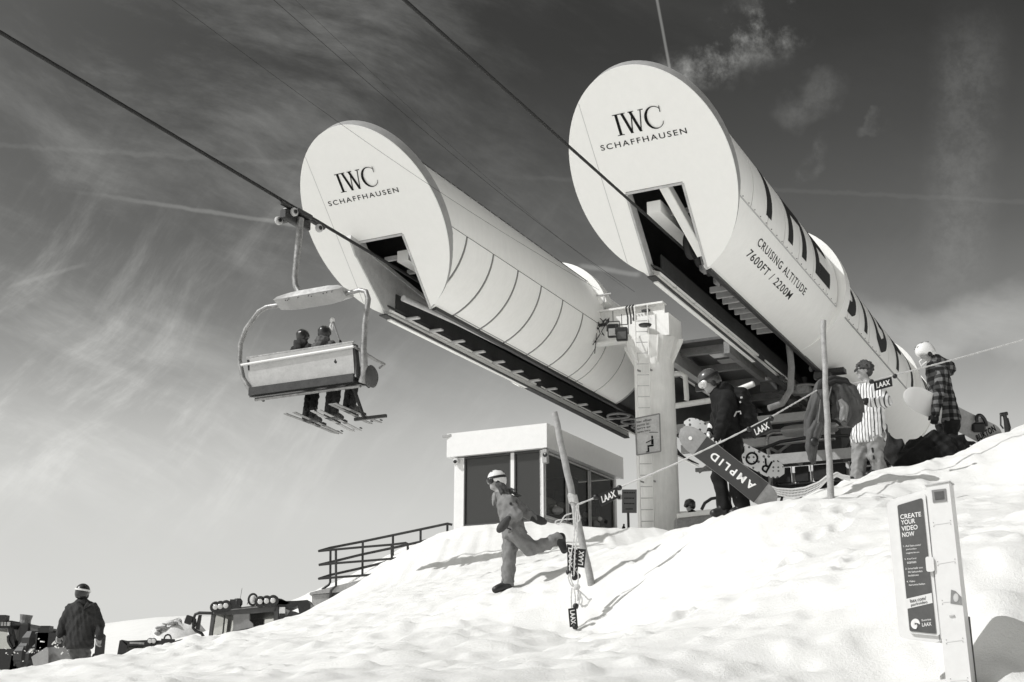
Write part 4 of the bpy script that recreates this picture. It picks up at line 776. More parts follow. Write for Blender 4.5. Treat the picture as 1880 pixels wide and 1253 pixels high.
# ------------------------------------------------------------------ snow groomers
def groomer(label, Y, K, base, dens=True):
    return thing('snow_groomer', label, 'snow groomer', base, 'snow groomers below the slope')
Yg = 30.0; z6 = lambda px, py, Y=Yg: at(210+px/5.081, 1080+py/5.081, Y)
t = thing('snow_groomer', 'dark snow groomer cab with round roof lamps rising over the slope', 'snow groomer', z6(1200, 520), 'snow groomers below the slope'); OFF = Vector((0, 1.9, 0))
def gm(name, mtl, fn, par=None, **k):
    m = MB(); fn(m); return m.build(name, M[mtl], par or t, **k)
gm('cab_roof', 'darkgrey', lambda m: m.prism([z6(925, 205), z6(1510, 142), z6(1520, 158), z6(1500, 215), z6(1260, 240), z6(1110, 248), z6(935, 250)], OFF))
gm('roof_stripe', 'steel', lambda m: m.bar(z6(930, 218, Yg-.02), z6(1505, 158, Yg-.02), .03, .025))
for p in ([(905, 235), (940, 235), (905, 455), (878, 455)], [(1110, 246), (1260, 240), (1255, 300), (1290, 330), (1298, 372), (1180, 460), (1105, 460)], [(1490, 215), (1525, 150), (1530, 310), (1484, 312)]):
    gm('cab_pillar', 'darkgrey' if p[0][0] != 1110 else 'midgrey', lambda m, p=p: m.prism([z6(*q) for q in p], (0, .12, 0))); gm('cab_pillar', 'darkgrey', lambda m, p=p: m.prism([z6(*q)+OFF for q in p], (0, -.12, 0)))
gm('cab_lower', 'darkgrey', lambda m: m.prism([z6(875, 455), z6(1530, 312), z6(1530, 560), z6(875, 640)], OFF))
gm('window_bar', 'black', lambda m: m.bar(z6(1030, 250), z6(1012, 430), .03, .03))
for p in ([(940, 250), (1108, 248), (1108, 425), (908, 440)], [(1262, 242), (1488, 222), (1486, 320), (1300, 380)]): gm('pane', 'clear', lambda m, p=p: m.prism([z6(*q, Yg+.05) for q in p], (0, .015, 0)))
gm('seat', 'black', lambda m: m.prism([z6(1120, 300, Yg+.5), z6(1148, 285, Yg+.5), z6(1150, 420, Yg+.5), z6(1095, 440, Yg+.5)], (0, .5, 0)))
for k, (px, py) in enumerate(((943, 178), (988, 172), (1040, 165), (1360, 127), (1420, 121), (1480, 117))):
    c = z6(px, py, Yg-.1); l = gm('roof_lamp', 'black', lambda m: m.lathe(c, (0, -1, 0), [(-.16, .08), (-.10, .125), (.0, .13), (.02, .11)], 18), smooth=40); gm('lamp_lens', 'lamp', lambda m: m.lathe(c, (0, -1, 0), [(.0, .072), (.02, .06), (.026, .02)], 16), l, smooth=60)
gm('light_bar', 'black', lambda m: (m.bar(z6(925, 200), z6(1085, 170), .12, .16), m.bar(z6(1085, 150), z6(1178, 150), .2, .2), m.ball(z6(1150, 138), .12, 8), m.ball(z6(1105, 145), .1, 8)))
gm('light_bar', 'black', lambda m: m.prism([z6(1330, 140), z6(1350, 100), z6(1510, 92), z6(1560, 100), z6(1640, 140), z6(1600, 155), z6(1510, 150)], (0, .35, 0)))
gm('beacon', 'black', lambda m: m.tube([z6(1292, 107)+Vector((.10*math.cos(a), 0, .125*math.sin(a))) for a in np.linspace(0, 2*math.pi, 20)], .025, 6)); gm('beacon_lens', 'lamp', lambda m: m.ball(z6(1292, 107), (.07, .05, .09), 10))
gm('antenna', 'black', lambda m: (m.tube([z6(1238, 155), z6(1260, 95)], .008, 5), m.tube([z6(1165, 150), z6(1192, 0)], .005, 5)))
gm('mirror_arm', 'black', lambda m: m.tube([z6(920, 235), z6(790, 232), z6(755, 245), z6(742, 280), z6(735, 375), z6(760, 400), z6(815, 425), z6(835, 462)], .035, 8), smooth=50)
gm('mirror', 'black', lambda m: m.prism([z6(785, 250), z6(812, 250), z6(790, 392), z6(758, 385), z6(765, 330)], (0, .06, 0))); gm('mirror', 'black', lambda m: m.tube([z6(745, 285), z6(757, 290), z6(760, 345), z6(745, 360)], .02, 6))
gm('work_light', 'black', lambda m: (m.box(z6(695, 298), (.16, .12, .2), Matrix.Rotation(.3, 3, 'Y'), .02), m.bar(z6(705, 318), z6(740, 310), .03, .03)))
gm('winch_boom', 'black', lambda m: (m.prism([z6(1510, 100), z6(1600, 120), z6(1700, 118), z6(1710, 160), z6(1620, 200), z6(1520, 165)], (0, .5, 0)), m.prism([z6(1700, 118), z6(1800, 110), z6(1830, 150), z6(1830, 230), z6(1725, 250)], (0, .6, 0))))
gm('engine_cover', 'darksteel', lambda m: (m.prism([z6(1530, 300), z6(1560, 180), z6(1600, 270), z6(1640, 210), z6(1690, 220), z6(1740, 240), z6(1720, 300), z6(1600, 400), z6(1530, 400)], (0, .5, 0))))
gm('work_light', 'lamp', lambda m: m.box(z6(1566, 208, Yg-.05), (.13, .06, .14)))
gm('tread', 'rubber', lambda m: m.prism([z6(840, 560), z6(1640, 440), z6(1640, 560), z6(840, 700)], OFF*1.2))
# the low machine in the middle distance
Ym = 34.0; zm = lambda px, py: at(210+px/5.081, 1080+py/5.081, Ym)
t = thing('snow_groomer', 'low dark groomer whose roof just shows above the snow', 'snow groomer', zm(200, 640), 'snow groomers below the slope')
gm('cab_side', 'black', lambda m: m.prism([zm(48, 490), zm(70, 482), zm(120, 520), zm(112, 600), zm(25, 625)], (0, 1.5, 0)))
gm('roof_rack', 'black', lambda m: (m.prism([zm(75, 495), zm(300, 485), zm(450, 490), zm(440, 505), zm(300, 545), zm(120, 540)], (0, 1.4, 0))))
gm('roof_tube', 'steel', lambda m: m.bar(zm(150, 512)-Vector((0, .05, 0)), zm(285, 518)-Vector((0, .05, 0)), .05, .05))
gm('boom', 'black', lambda m: (m.bar(zm(440, 495), zm(560, 500), .12, .12), m.prism([zm(520, 505), zm(690, 460), zm(690, 480), zm(600, 520)], (0, .3, 0)))); gm('boom_post', 'black', lambda m: m.bar(zm(195, 540), zm(195, 620), .03, .03))
gm('pane', 'clear', lambda m: m.prism([zm(120, 545), zm(280, 545), zm(270, 610), zm(112, 615)], (0, .02, 0))); gm('lower_body', 'darkgrey', lambda m: m.prism([zm(20, 640), zm(420, 600), zm(420, 800), zm(20, 800)], (0, 1.5, 0)))
for px in (338, 372): c = zm(px, 495)-Vector((0, .05, 0)); l = gm('roof_lamp', 'black', lambda m: m.lathe(c, (0, -1, 0), [(-.05, .07), (.01, .08)], 12)); gm('lamp_lens', 'lamp', lambda m: m.lathe(c, (0, -1, 0), [(.01, .06), (.03, .04)], 12), l)
gm('beacon', 'black', lambda m: m.tube([zm(497, 475)+Vector((.09*math.cos(a), 0, .11*math.sin(a))) for a in np.linspace(0, 2*math.pi, 16)], .022, 6))
# snow heap with rocks
Ys = 60.0; zs = lambda px, py: at(210+px/5.081, 1080+py/5.081, Ys)
t = thing('snow_heap', 'pile of dirty snow with rocks between the two groomers', 'snow pile', zs(600, 500))
def heap(m):
    c = zs(600, 520); n, k = 26, 12
    m.loft([[c+Vector((1.35*math.cos(2*math.pi*j/n)*math.cos(a)*(1+.12*math.sin(3*j)), 1.2*math.sin(2*math.pi*j/n)*math.cos(a), 1.05*math.sin(a)*(1+.10*math.sin(j*1.7))+.05*random.uniform(-1, 1))) for j in range(n)] for a in np.linspace(0, math.pi/2*.97, k)])
gm('snow_mass', 'dirty', heap, smooth=60)
for k in range(16): px, py = random.choice([(470, 385), (500, 370), (530, 352), (560, 345), (600, 335), (455, 430), (490, 400), (520, 400), (630, 340)]); c = zs(px+random.uniform(-12, 12), py+random.uniform(-3, 14))-Vector((0, .9, 0)); gm('rock', random.choice(['concrete', 'darkgrey', 'midgrey']), lambda m: m.ball(c, (random.uniform(.05, .2), .15, random.uniform(.04, .10)), 7, Matrix.Rotation(random.uniform(-.9, .2), 3, 'Y')))
# the groomer cut by the left edge of the picture
Yl = 24.0; zl = lambda px, py, Y=Yl: at(px/6.959, 1060+py/6.959, Y)
t = thing('snow_groomer', 'black groomer at the left edge with its blade up, sprayed with snow', 'snow groomer', zl(150, 1250), 'snow groomers below the slope'); O2 = Vector((0, 1.7, 0))
gm('cab_roof', 'black', lambda m: (m.prism([zl(-260, 555), zl(150, 555), zl(152, 610), zl(120, 655), zl(-260, 650)], O2), m.box(zl(25, 530), (.2, .2, .12))))
for k in range(4): gm('roof_lamp', 'lamp', lambda m, k=k: m.box(zl(-5+k*37, 598, Yl-.03), (.07, .04, .07)))
gm('cab_pillar', 'black', lambda m: (m.prism([zl(100, 650), zl(135, 640), zl(195, 880), zl(140, 920)], (0, .15, 0)), m.prism([zl(100, 650, Yl+1.6), zl(135, 640, Yl+1.6), zl(195, 880, Yl+1.6), zl(140, 920, Yl+1.6)], (0, .15, 0)), m.tube([zl(135, 740), zl(105, 760), zl(110, 820), zl(150, 890)], .03, 6)))
gm('cab_lower', 'black', lambda m: m.prism([zl(-260, 915), zl(200, 915), zl(260, 1000), zl(300, 1300), zl(-260, 1300)], O2)); gm('pane', 'clear', lambda m: m.prism([zl(-200, 665, Yl+.1), zl(85, 665, Yl+.1), zl(130, 915, Yl+.1), zl(-200, 915, Yl+.1)], (0, .02, 0)))
gm('mirror_arm', 'black', lambda m: m.tube([zl(150, 606), zl(290, 606), zl(322, 625), zl(322, 700)], .025, 6)); gm('mirror', 'black', lambda m: m.box(zl(315, 735), (.19, .1, .42), None, .03))
gm('exhaust', 'midgrey', lambda m: m.lathe(zl(255, 900, Yl+.5), (0.1, 0, 1), [(0, .17), (.5, .10), (.6, .12)], 12))
gm('blade_frame', 'black', lambda m: (m.prism([zl(350, 745), zl(430, 715), zl(580, 690), zl(730, 690), zl(730, 745), zl(450, 740), zl(440, 790), zl(360, 790)], (0, 1.0, 0)), m.box(zl(598, 675), (.17, .2, .14)), m.bar(zl(440, 790), zl(440, 900), .05, .05), m.box(zl(700, 830), (.5, .6, .3)), m.box(zl(615, 820), (.2, .6, .45))))
gm('hydraulics', 'black', lambda m: [m.ball(zl(random.uniform(220, 500), random.uniform(830, 1150), Yl+random.uniform(-.1, .4)), random.uniform(.10, .26), 8) for k in range(26)], kind='stuff'); gm('track_frame', 'darksteel', lambda m: m.prism([zl(150, 980), zl(420, 880), zl(480, 1000), zl(420, 1300), zl(100, 1300)], (0, .9, 0)))
gm('blade', 'trim', lambda m: m.prism([zl(400, 1020, Yl-.5), zl(590, 895, Yl-.5), zl(620, 900, Yl-.5), zl(610, 1140, Yl-.5), zl(430, 1145, Yl-.5)], (0, .06, 0))); gm('blade', 'midgrey', lambda m: m.prism([zl(622, 900, Yl-.4), zl(690, 890, Yl-.4), zl(980, 912, Yl-.4), zl(990, 1015, Yl-.4), zl(690, 1100, Yl-.4), zl(612, 1140, Yl-.4)], (0, .06, 0)))
gm('wiper_link', 'steel', lambda m: m.tube([zl(380, 735, Yl-.1), zl(580, 700, Yl-.1), zl(700, 722, Yl-.1), zl(480, 728, Yl-.1)], .02, 6))
t = thing('side_mirror', 'black machine mirror on an arm to the right of the man in the coat', 'mirror', zl(1240, 1000)); gm('mirror_head', 'black', lambda m: m.box(zl(1280, 870), (.17, .1, .40), None, .03)); gm('arm', 'black', lambda m: m.tube([zl(1285, 925), zl(1295, 950), zl(1200, 992), zl(1180, 1030)], .025, 6)); gm('arm', 'black', lambda m: m.tube([zl(1140, 772), zl(1250, 772), zl(1270, 820)], .02, 6))
m = MB()
for k in range(45):
    px = random.uniform(-40, 1140)**1.0; py = random.gauss(930, 85) if px < 700 else random.gauss(900, 60); r = random.choice([.006, .008, .010, .012, .016, .022]); m.ball(zl(px, py, Yl-random.uniform(.55, 1.6)), (r*random.uniform(.7, 2.6), r, r*random.uniform(.6, 1.5)), 5, Matrix.Rotation(random.uniform(-1, 1), 3, 'Y'))
o = m.build('snow_spray', M['snow'], None, kind='stuff'); o['label'] = 'clods of snow flying in front of the left groomer'
# ------------------------------------------------------------------ video terminal in the foreground
Nk = Vector((-.50, -.866, 0)); Ok = at(1720, 1000, 7.6); kz = lambda px, py: on_plane(1600+px/3.2714, 870+py/3.2714, Ok, Nk); BK = -Nk
t = thing('video_terminal', 'white leaning video terminal with a dark instruction panel', 'terminal', at(1760, 1253, 7.6))
def kq(pts, off=0.0): return [kz(*p)+BK*off for p in pts]
gm('post', 'white_plastic', lambda m: m.prism(kq([(328, 72), (465, 52), (600, 1253), (650, 1700), (505, 1740), (448, 1253)]), BK*.125))
gm('post_cap', 'cream', lambda m: m.prism(kq([(322, 74), (468, 50), (470, 42), (322, 66)], -.008), BK*.14)); 
for a, b, c_, d_ in (((362, 100), (446, 90), (453, 165), (370, 174)),): s_ = gm('screen_frame', 'midgrey', lambda m: m.prism(kq([a, b, c_, d_], -.006), BK*.012)); gm('screen', 'slate', lambda m: m.prism(kq([(378, 112), (434, 105), (438, 152), (384, 158)], -.010), BK*.003), s_)
for (x0, y0, x1, y1) in ((368, 308, 482, 293), (393, 543, 508, 525), (420, 775, 535, 762), (445, 1013, 555, 1000), (470, 1247, 585, 1238)):
    gm('panel_joint', 'hair_joint', lambda m: m.prism(kq([(x0+6, y0), (x1-6, y1), (x1-6, y1+1.6), (x0+6, y0+1.6)], -.002), BK*.001))
    for q in ((x0+4, y0-14), (x0+6, y0+8), (x1-8, y1-12), (x1-6, y1+10)): gm('screw', 'trim', lambda m: m.lathe(kz(*q), Nk, [(0, .003), (.003, .0025)], 8))
gm('slot', 'cream', lambda m: m.bar(kz(468, 856)-BK*.003, kz(498, 852)-BK*.003, .012, .008)); gm('sticker', 'midgrey', lambda m: m.prism(kq([(478, 697), (505, 705), (540, 740), (545, 790), (475, 780)], -.003), BK*.001)); gm('sticker_print', 'cream', lambda m: m.prism([kz(508+16*math.cos(a), 745+26*math.sin(a))-BK*.005 for a in np.linspace(0, 2*math.pi, 14)[:-1]], BK*.001)); gm('seal', 'black', lambda m: m.prism([kz(553, 850)+BK*.127, kz(559, 850)+BK*.127, kz(652, 1740)+BK*.127, kz(646, 1740)+BK*.127], BK*.03))
def rr(pts, r, n=6):
    out = []
    for i, p in enumerate(pts):
        p = np.array(p, float); a = np.array(pts[i-1], float)-p; b = np.array(pts[(i+1) % len(pts)], float)-p; a = p+a/np.linalg.norm(a)*r; b = p+b/np.linalg.norm(b)*r
        out += [tuple(a*(1-u)**2+p*2*u*(1-u)+b*u*u) for u in np.linspace(0, 1, n)]
    return out
pan = gm('panel_case', 'white_plastic', lambda m: m.prism(kq(rr([(82, 165), (330, 85), (418, 985), (400, 1015), (160, 985)], 34), .03), BK*.07)); gm('panel_lip', 'white_plastic', lambda m: m.prism(kq(rr([(140, 172), (318, 112), (410, 975), (222, 958)], 22), .012), BK*.018), pan)
gm('instruction_panel', 'slate', lambda m: m.prism(kq(rr([(153, 190), (302, 145), (387, 962), (228, 945)], 10), .006), BK*.006), pan)
LB4 = lambda x, y: kz(x, y)+BK*.006
def kt(txt, x0, y0, x1, y1, hh, mt='whiteink', bold=.008): # baseline from (x0,y0) to (x1,y1), cap height hh
    text_quad('lettering', txt, LB4(x0, y0), LB4(x1, y1), LB4(x0-hh*.09, y0-hh), M[mt], pan, bold, 1.0, .002, nrm=Nk)
for tx, x0, y0, x1, y1 in (('CREATE', 173, 274, 298, 256), ('YOUR', 178, 308, 262, 296), ('VIDEO', 181, 345, 277, 333), ('NOW', 185, 382, 258, 373)): kt(tx, x0, y0, x1, y1, 28, bold=.014)
for tx, x0, y0, w in (('1. Auf laax.com/', 190, 441, 106), ('parkvideo', 208, 461, 62), ('registrieren', 208, 484, 78), ('2. KeyCard', 198, 520, 70), ('scannen', 214, 541, 54), ('3. Innerhalb von', 203, 577, 104), ('30 Sekunden', 219, 597, 86), ('losfahren', 221, 618, 62), ('4. Video', 211, 654, 50), ('herunterladen', 225, 674, 96)): kt(tx, x0, y0, x0+w, y0-w*.085, 11, bold=.004)
gm('address_strip', 'white_plastic', lambda m: m.prism(kq([(206, 752), (360, 716), (366, 776), (212, 812)], .0045), BK*.001), pan)
for tx, x0, y0, x1, y1 in (('laax.com/', 232, 775, 328, 757), ('parkvideo', 238, 802, 336, 782)): text_quad('lettering', tx, kz(x0, y0)+BK*.004, kz(x1, y1)+BK*.004, kz(x0-2, y0-22)+BK*.004, M['ink'], pan, .004, 1.0, .002, nrm=Nk)
kt('Sunrise', 300, 887, 357, 880, 12, bold=.006); kt('LAAX', 304, 919, 360, 912, 22, bold=.012)
def swirl(m):
    for k in range(5):
        r = 8+k*4.6; P = [LB4(263+r*math.cos(a)*.95, 902+r*math.sin(a)*1.08)-BK*(.0015+.0003*k) for a in np.linspace(math.radians(20+k*14), math.radians(330+k*9), 22)]; m.tube(P, .0032, 4)
gm('spiral_emblem', 'whiteink', swirl, pan); gm('latch', 'white_plastic', lambda m: m.prism(kq(rr([(326, 500), (374, 500), (382, 588), (334, 592)], 16), -.015), BK*.05))
# rails between panel and post
gm('hinge_rail', 'cream', lambda m: m.prism(kq([(330, 140), (338, 140), (425, 990), (413, 990)], .01), BK*.04))
# ------------------------------------------------------------------ people: smooth bodies from blended tapered limbs
def _dirs(seed, n, f0, f1):
    r = np.random.RandomState(seed); d = r.normal(size=(n, 3)); d /= np.linalg.norm(d, axis=1)[:, None]; return d*r.uniform(f0, f1, n)[:, None], r.uniform(0, 6.28, n)
class SDF:
    def __init__(s, k=.03): s.p = []; s.k = k; s.cuts = []
    def cone(s, a, b, ra, rb, k=None): s.p.append(('c', np.array(a, float), np.array(b, float), ra, rb, k)); return s
    def ell(s, c, r, R=None, k=None): s.p.append(('e', np.array(c, float), np.array(r, float), np.array(R if R is not None else np.eye(3)), None, k)); return s
    def cut(s, c, n): s.cuts.append((np.array(c, float), np.array(n, float)/np.linalg.norm(n))); return s
    def mesh(s, name, res, material, parent, fold=0.0, ff=(22, 48), fs=(1, 1, 1), seed=1, label=None, shell_=None):
        lo = []; hi = []
        for q in s.p:
            if q[0] == 'c': r = max(q[3], q[4]); lo.append(np.minimum(q[1], q[2])-r); hi.append(np.maximum(q[1], q[2])+r)
            else: r = q[2].max(); lo.append(q[1]-r); hi.append(q[1]+r)
        pad = s.k+4*res+fold*2; lo = np.min(lo, 0)-pad; hi = np.max(hi, 0)+pad; n = np.ceil((hi-lo)/res).astype(int)+1
        ax = [lo[i]+res*np.arange(n[i]) for i in range(3)]; D = np.full(n, .5, np.float32)
        for q in s.p:
            if q[0] == 'c': r = max(q[3], q[4]); bl = np.minimum(q[1], q[2])-r-pad; bh = np.maximum(q[1], q[2])+r+pad
            else: r = q[2].max(); bl = q[1]-r-pad; bh = q[1]+r+pad
            i0 = np.maximum(0, np.floor((bl-lo)/res).astype(int)); i1 = np.minimum(n, np.ceil((bh-lo)/res).astype(int)+1); sl = tuple(slice(i0[i], i1[i]) for i in range(3))
            P = np.stack(np.meshgrid(*[ax[i][sl[i]] for i in range(3)], indexing='ij'), -1)
            if q[0] == 'c':
                ab = q[2]-q[1]; t = np.clip(((P-q[1])@ab)/max(ab@ab, 1e-9), 0, 1); d = np.linalg.norm(P-q[1]-t[..., None]*ab, axis=-1)-(q[3]+(q[4]-q[3])*t)
            else:
                L = ((P-q[1])@q[3])/q[2]; ln = np.linalg.norm(L, axis=-1); d = (ln-1)*q[2].min() if q[2].min() > .6*q[2].max() else ln*(ln-1)/np.maximum(np.linalg.norm(L/q[2], axis=-1), 1e-6)
            k = q[5] if q[5] is not None else s.k; A = D[sl]; h = np.clip(.5+.5*(A-d)/k, 0, 1); D[sl] = A*(1-h)+d*h-k*h*(1-h)
        if fold or s.cuts:
            P = np.stack(np.meshgrid(*ax, indexing='ij'), -1)
            if fold:
                w, ph = _dirs(seed, 4, 5, 11); Q = P+.03*np.sin(P@w[:3].T+ph[:3]); w, ph = _dirs(seed+9, 6, *ff); f = np.sin((Q*np.array(fs))@w.T+ph); D = D+fold*1.5*(np.abs(f[..., :4]).sum(-1)*.42-1.0+.3*f[..., 4]*f[..., 5])
            for c, nn in s.cuts: D = np.maximum(D, (P-c)@nn)
        D[0], D[-1] = .5, .5; D[:, 0] = D[:, -1] = .5; D[:, :, 0] = D[:, :, -1] = .5
        ins = D < 0; c = [ins[i:n[0]-1+i, j:n[1]-1+j, k:n[2]-1+k] for i in (0, 1) for j in (0, 1) for k in (0, 1)]; sm = sum(a.astype(np.int8) for a in c); act = (sm > 0) & (sm < 8); I = np.argwhere(act)
        if len(I) == 0: return None
        off = np.array([(i, j, k) for i in (0, 1) for j in (0, 1) for k in (0, 1)]); cv = D[tuple((I[:, None]+off[None]).transpose(2, 0, 1))]; acc = np.zeros((len(I), 3)); cnt = np.zeros(len(I))
        for a in range(8):
            for b in range(a+1, 8):
                if abs(off[a]-off[b]).sum() == 1:
                    va, vb = cv[:, a], cv[:, b]; x = (va < 0) != (vb < 0); t = np.where(x, va/(va-vb+1e-12), 0); acc += np.where(x[:, None], off[a]+(off[b]-off[a])*t[:, None], 0); cnt += x
        V = lo+(I+acc/cnt[:, None])*res; idx = -np.ones(act.shape, np.int64); idx[tuple(I.T)] = np.arange(len(I)); quads = []
        for a in range(3):
            b_, c_ = [(1, 2), (2, 0), (0, 1)][a]; s0 = [slice(1, n[i]-1) for i in range(3)]; s0[a] = slice(0, n[a]-1); s1 = list(s0); s1[a] = slice(1, n[a]); A = ins[tuple(s0)]; B = ins[tuple(s1)]; E = np.argwhere(A != B); 
            if len(E) == 0: continue
            fl = A[tuple(E.T)]; o = np.ones(3, int); o[a] = 0; E = E+o; q = []
            for db, dc in ((0, 0), (1, 0), (1, 1), (0, 1)):
                e = E.copy(); e[:, b_] -= db; e[:, c_] -= dc; q.append(idx[tuple(e.T)])
            q = np.stack(q, 1); q[fl] = q[fl]; q[~fl] = q[~fl][:, ::-1]; quads.append(q)
        Q = np.concatenate(quads); root = parent
        while root.parent is not None: root = root.parent
        inv = np.array(ROOTM[root.name].inverted()); V = V@inv[:3, :3].T+inv[:3, 3]
        me = fast_mesh(name, V, Q); me.materials.append(material); o = bpy.data.objects.new(name, me); COL.objects.link(o); o.parent = parent
        if label: o['label'] = label
        return o
def V3(p): return np.array(p, float)
def unit(v): v = np.array(v, float); return v/max(np.linalg.norm(v), 1e-9)
def hand(S, wr, d, palm, s=1.0, curl=.6, thumb=1, fat=1.0):
    """palm, four unequal bent fingers and a thumb, blended into S"""
    d, palm = unit(d), unit(palm); side = np.cross(d, palm); wr = V3(wr)
    for i, (o, ln) in enumerate(((-.030, .072), (-.010, .082), (.011, .077), (.030, .060))):
        k0 = wr+d*.085*s+side*o*s; S.cone(wr+side*o*.6*s+d*.015*s, k0, .019*s*fat, .016*s*fat, .012); p = k0; a = 0
        for f_, cb2 in ((.42, .55), (.32, .9), (.26, .7)):
            a += curl*cb2; q = p+(d*math.cos(a)+palm*math.sin(a))*ln*f_*s; S.cone(p, q, .0115*s*fat, .0105*s*fat, .006); p = q
    b = wr+d*.03*s-side*thumb*.028*s; q = b+(d*.55-side*thumb*.75+palm*.3)*.042*s; S.cone(b, q, .016*s*fat, .0125*s*fat, .01); S.cone(q, q+(d*.8-side*thumb*.1+palm*.55)*.034*s, .0125*s*fat, .011*s*fat, .006)
def headparts(S, c, fd, up, s=1.0):
    """skull, jaw, brow, nose, lips, eyes and ears; c = head centre, fd = the way the face looks"""
    c, fd, up = V3(c), unit(fd), unit(up); up = unit(up-fd*(up@fd)); sd = np.cross(fd, up); R = np.stack([fd, sd, up], 1); P = lambda f, r, u: c+(fd*f+sd*r+up*u)*s
    S.ell(P(-.012, 0, .025), np.array((.098, .076, .095))*s, R); S.ell(P(.030, 0, -.055), np.array((.062, .055, .062))*s, R, .03)
    S.cone(P(.088, 0, .012), P(.112, 0, -.030), .008*s, .014*s, .012); S.cone(P(.076, -.032, .026), P(.076, .032, .026), .013*s, .013*s, .012); S.cone(P(.082, -.018, -.062), P(.082, .018, -.062), .008*s, .008*s, .008); S.ell(P(.066, 0, -.096), np.array((.022, .024, .02))*s, R, .02)
    for e in (-1, 1): S.ell(P(-.005, e*.078, -.008), np.array((.022, .010, .033))*s, R, .006)
    return P, R
def jp(sc, D, **k):
    """joints read off the photograph: (zoomed x, zoomed y, metres farther than D)"""
    x0, y0, f = sc; return {n: V3(at(x0+a[0]*f, y0+a[1]*f, D+(a[2] if len(a) > 2 else 0))) for n, a in k.items()}
def limbs(S, J, side, names, rad, k=None):
    for (a, b), (ra, rb) in zip(zip(names[:-1], names[1:]), rad): S.cone(J[a+side] if a+side in J else J[a], J[b+side] if b+side in J else J[b], ra, rb, k)
def body(J, par, fd, up, s, hands=True, palm=(0, 0, -1)):
    S = SDF(.03); headparts(S, J['head'], fd, up, s); S.cone(J['head']-unit(up)*.07*s, J['neck'], .052*s, .058*s); S.cone(J['neck'], J['chest'], .07*s, .12*s); S.cone(J['chest'], J['pelvis'], .12*s, .12*s)
    for q in 'LR':
        S.cone(J['chest'], J['sh'+q], .09*s, .06*s); limbs(S, J, q, ['sh', 'el', 'wr'], [(.05*s, .04*s), (.04*s, .028*s)], .02); limbs(S, J, q, ['hip', 'kn', 'an'], [(.08*s, .055*s), (.055*s, .038*s)], .03); S.cone(J['an'+q], J['to'+q], .04*s, .03*s)
        if hands: hand(S, J['wr'+q], J['wr'+q]-J['el'+q]*.999 if 'hd'+q not in J else J['hd'+q]-J['wr'+q], palm, s, .55, 1 if q == 'L' else -1)
    return S.mesh('body', .0105, M['skin'], par)
def jacket(J, par, mtl, s, r=1.0, fold=.012, hem=None, seed=1, hood=True, name='jacket', res=.0125, sleeve=True, flare=1.0):
    S = SDF(.05); he = J['pelvis'] if hem is None else hem
    for q in 'LR':
        o = (J['hip'+q]-J['pelvis']); S.cone(J['sh'+q]*.72+J['chest']*.28, he+o*.85, .105*s*r, .135*s*r*flare, .06)
        if sleeve: limbs(S, J, q, ['sh', 'el', 'wr'], [(.088*s*r, .074*s*r), (.074*s*r, .056*s*r)], .03)
    S.cone(J['neck']*.6+J['chest']*.4, he, .12*s*r, .15*s*r*flare, .05)
    if hood: S.cone(J['neck'], J['neck']*.85+J['chest']*.15, .078*s, .09*s, .04)
    nn = unit(he-J['chest']); S.cut(he+nn*.09*s, nn); return S.mesh(name, res, M[mtl], par, fold*s, seed=seed)
def trousers(J, par, mtl, s, r=1.0, fold=.011, seed=3, res=.0125, name='trousers'):
    S = SDF(.04)
    for q in 'LR': S.cone(J['pelvis'], J['hip'+q], .125*s*r, .12*s*r); limbs(S, J, q, ['hip', 'kn', 'an'], [(.118*s*r, .088*s*r), (.088*s*r, .086*s*r)], .035)
    return S.mesh(name, res, M[mtl], par, fold*s, seed=seed)
def boots(J, par, s, mtl='black'):
    for q in 'LR':
        a, to = J['an'+q], J['to'+q]; sh = unit(a-J['kn'+q]); S = SDF(.02); S.cone(a-sh*.10*s, a+sh*.05*s, .075*s, .07*s); heel = a+sh*.07*s-unit(to-a)*.02*s; S.cone(heel, to, .058*s, .048*s); S.cone(a+sh*.02*s, to, .06*s, .045*s); S.mesh('boot', .012, M[mtl], par, .004*s, seed=5)
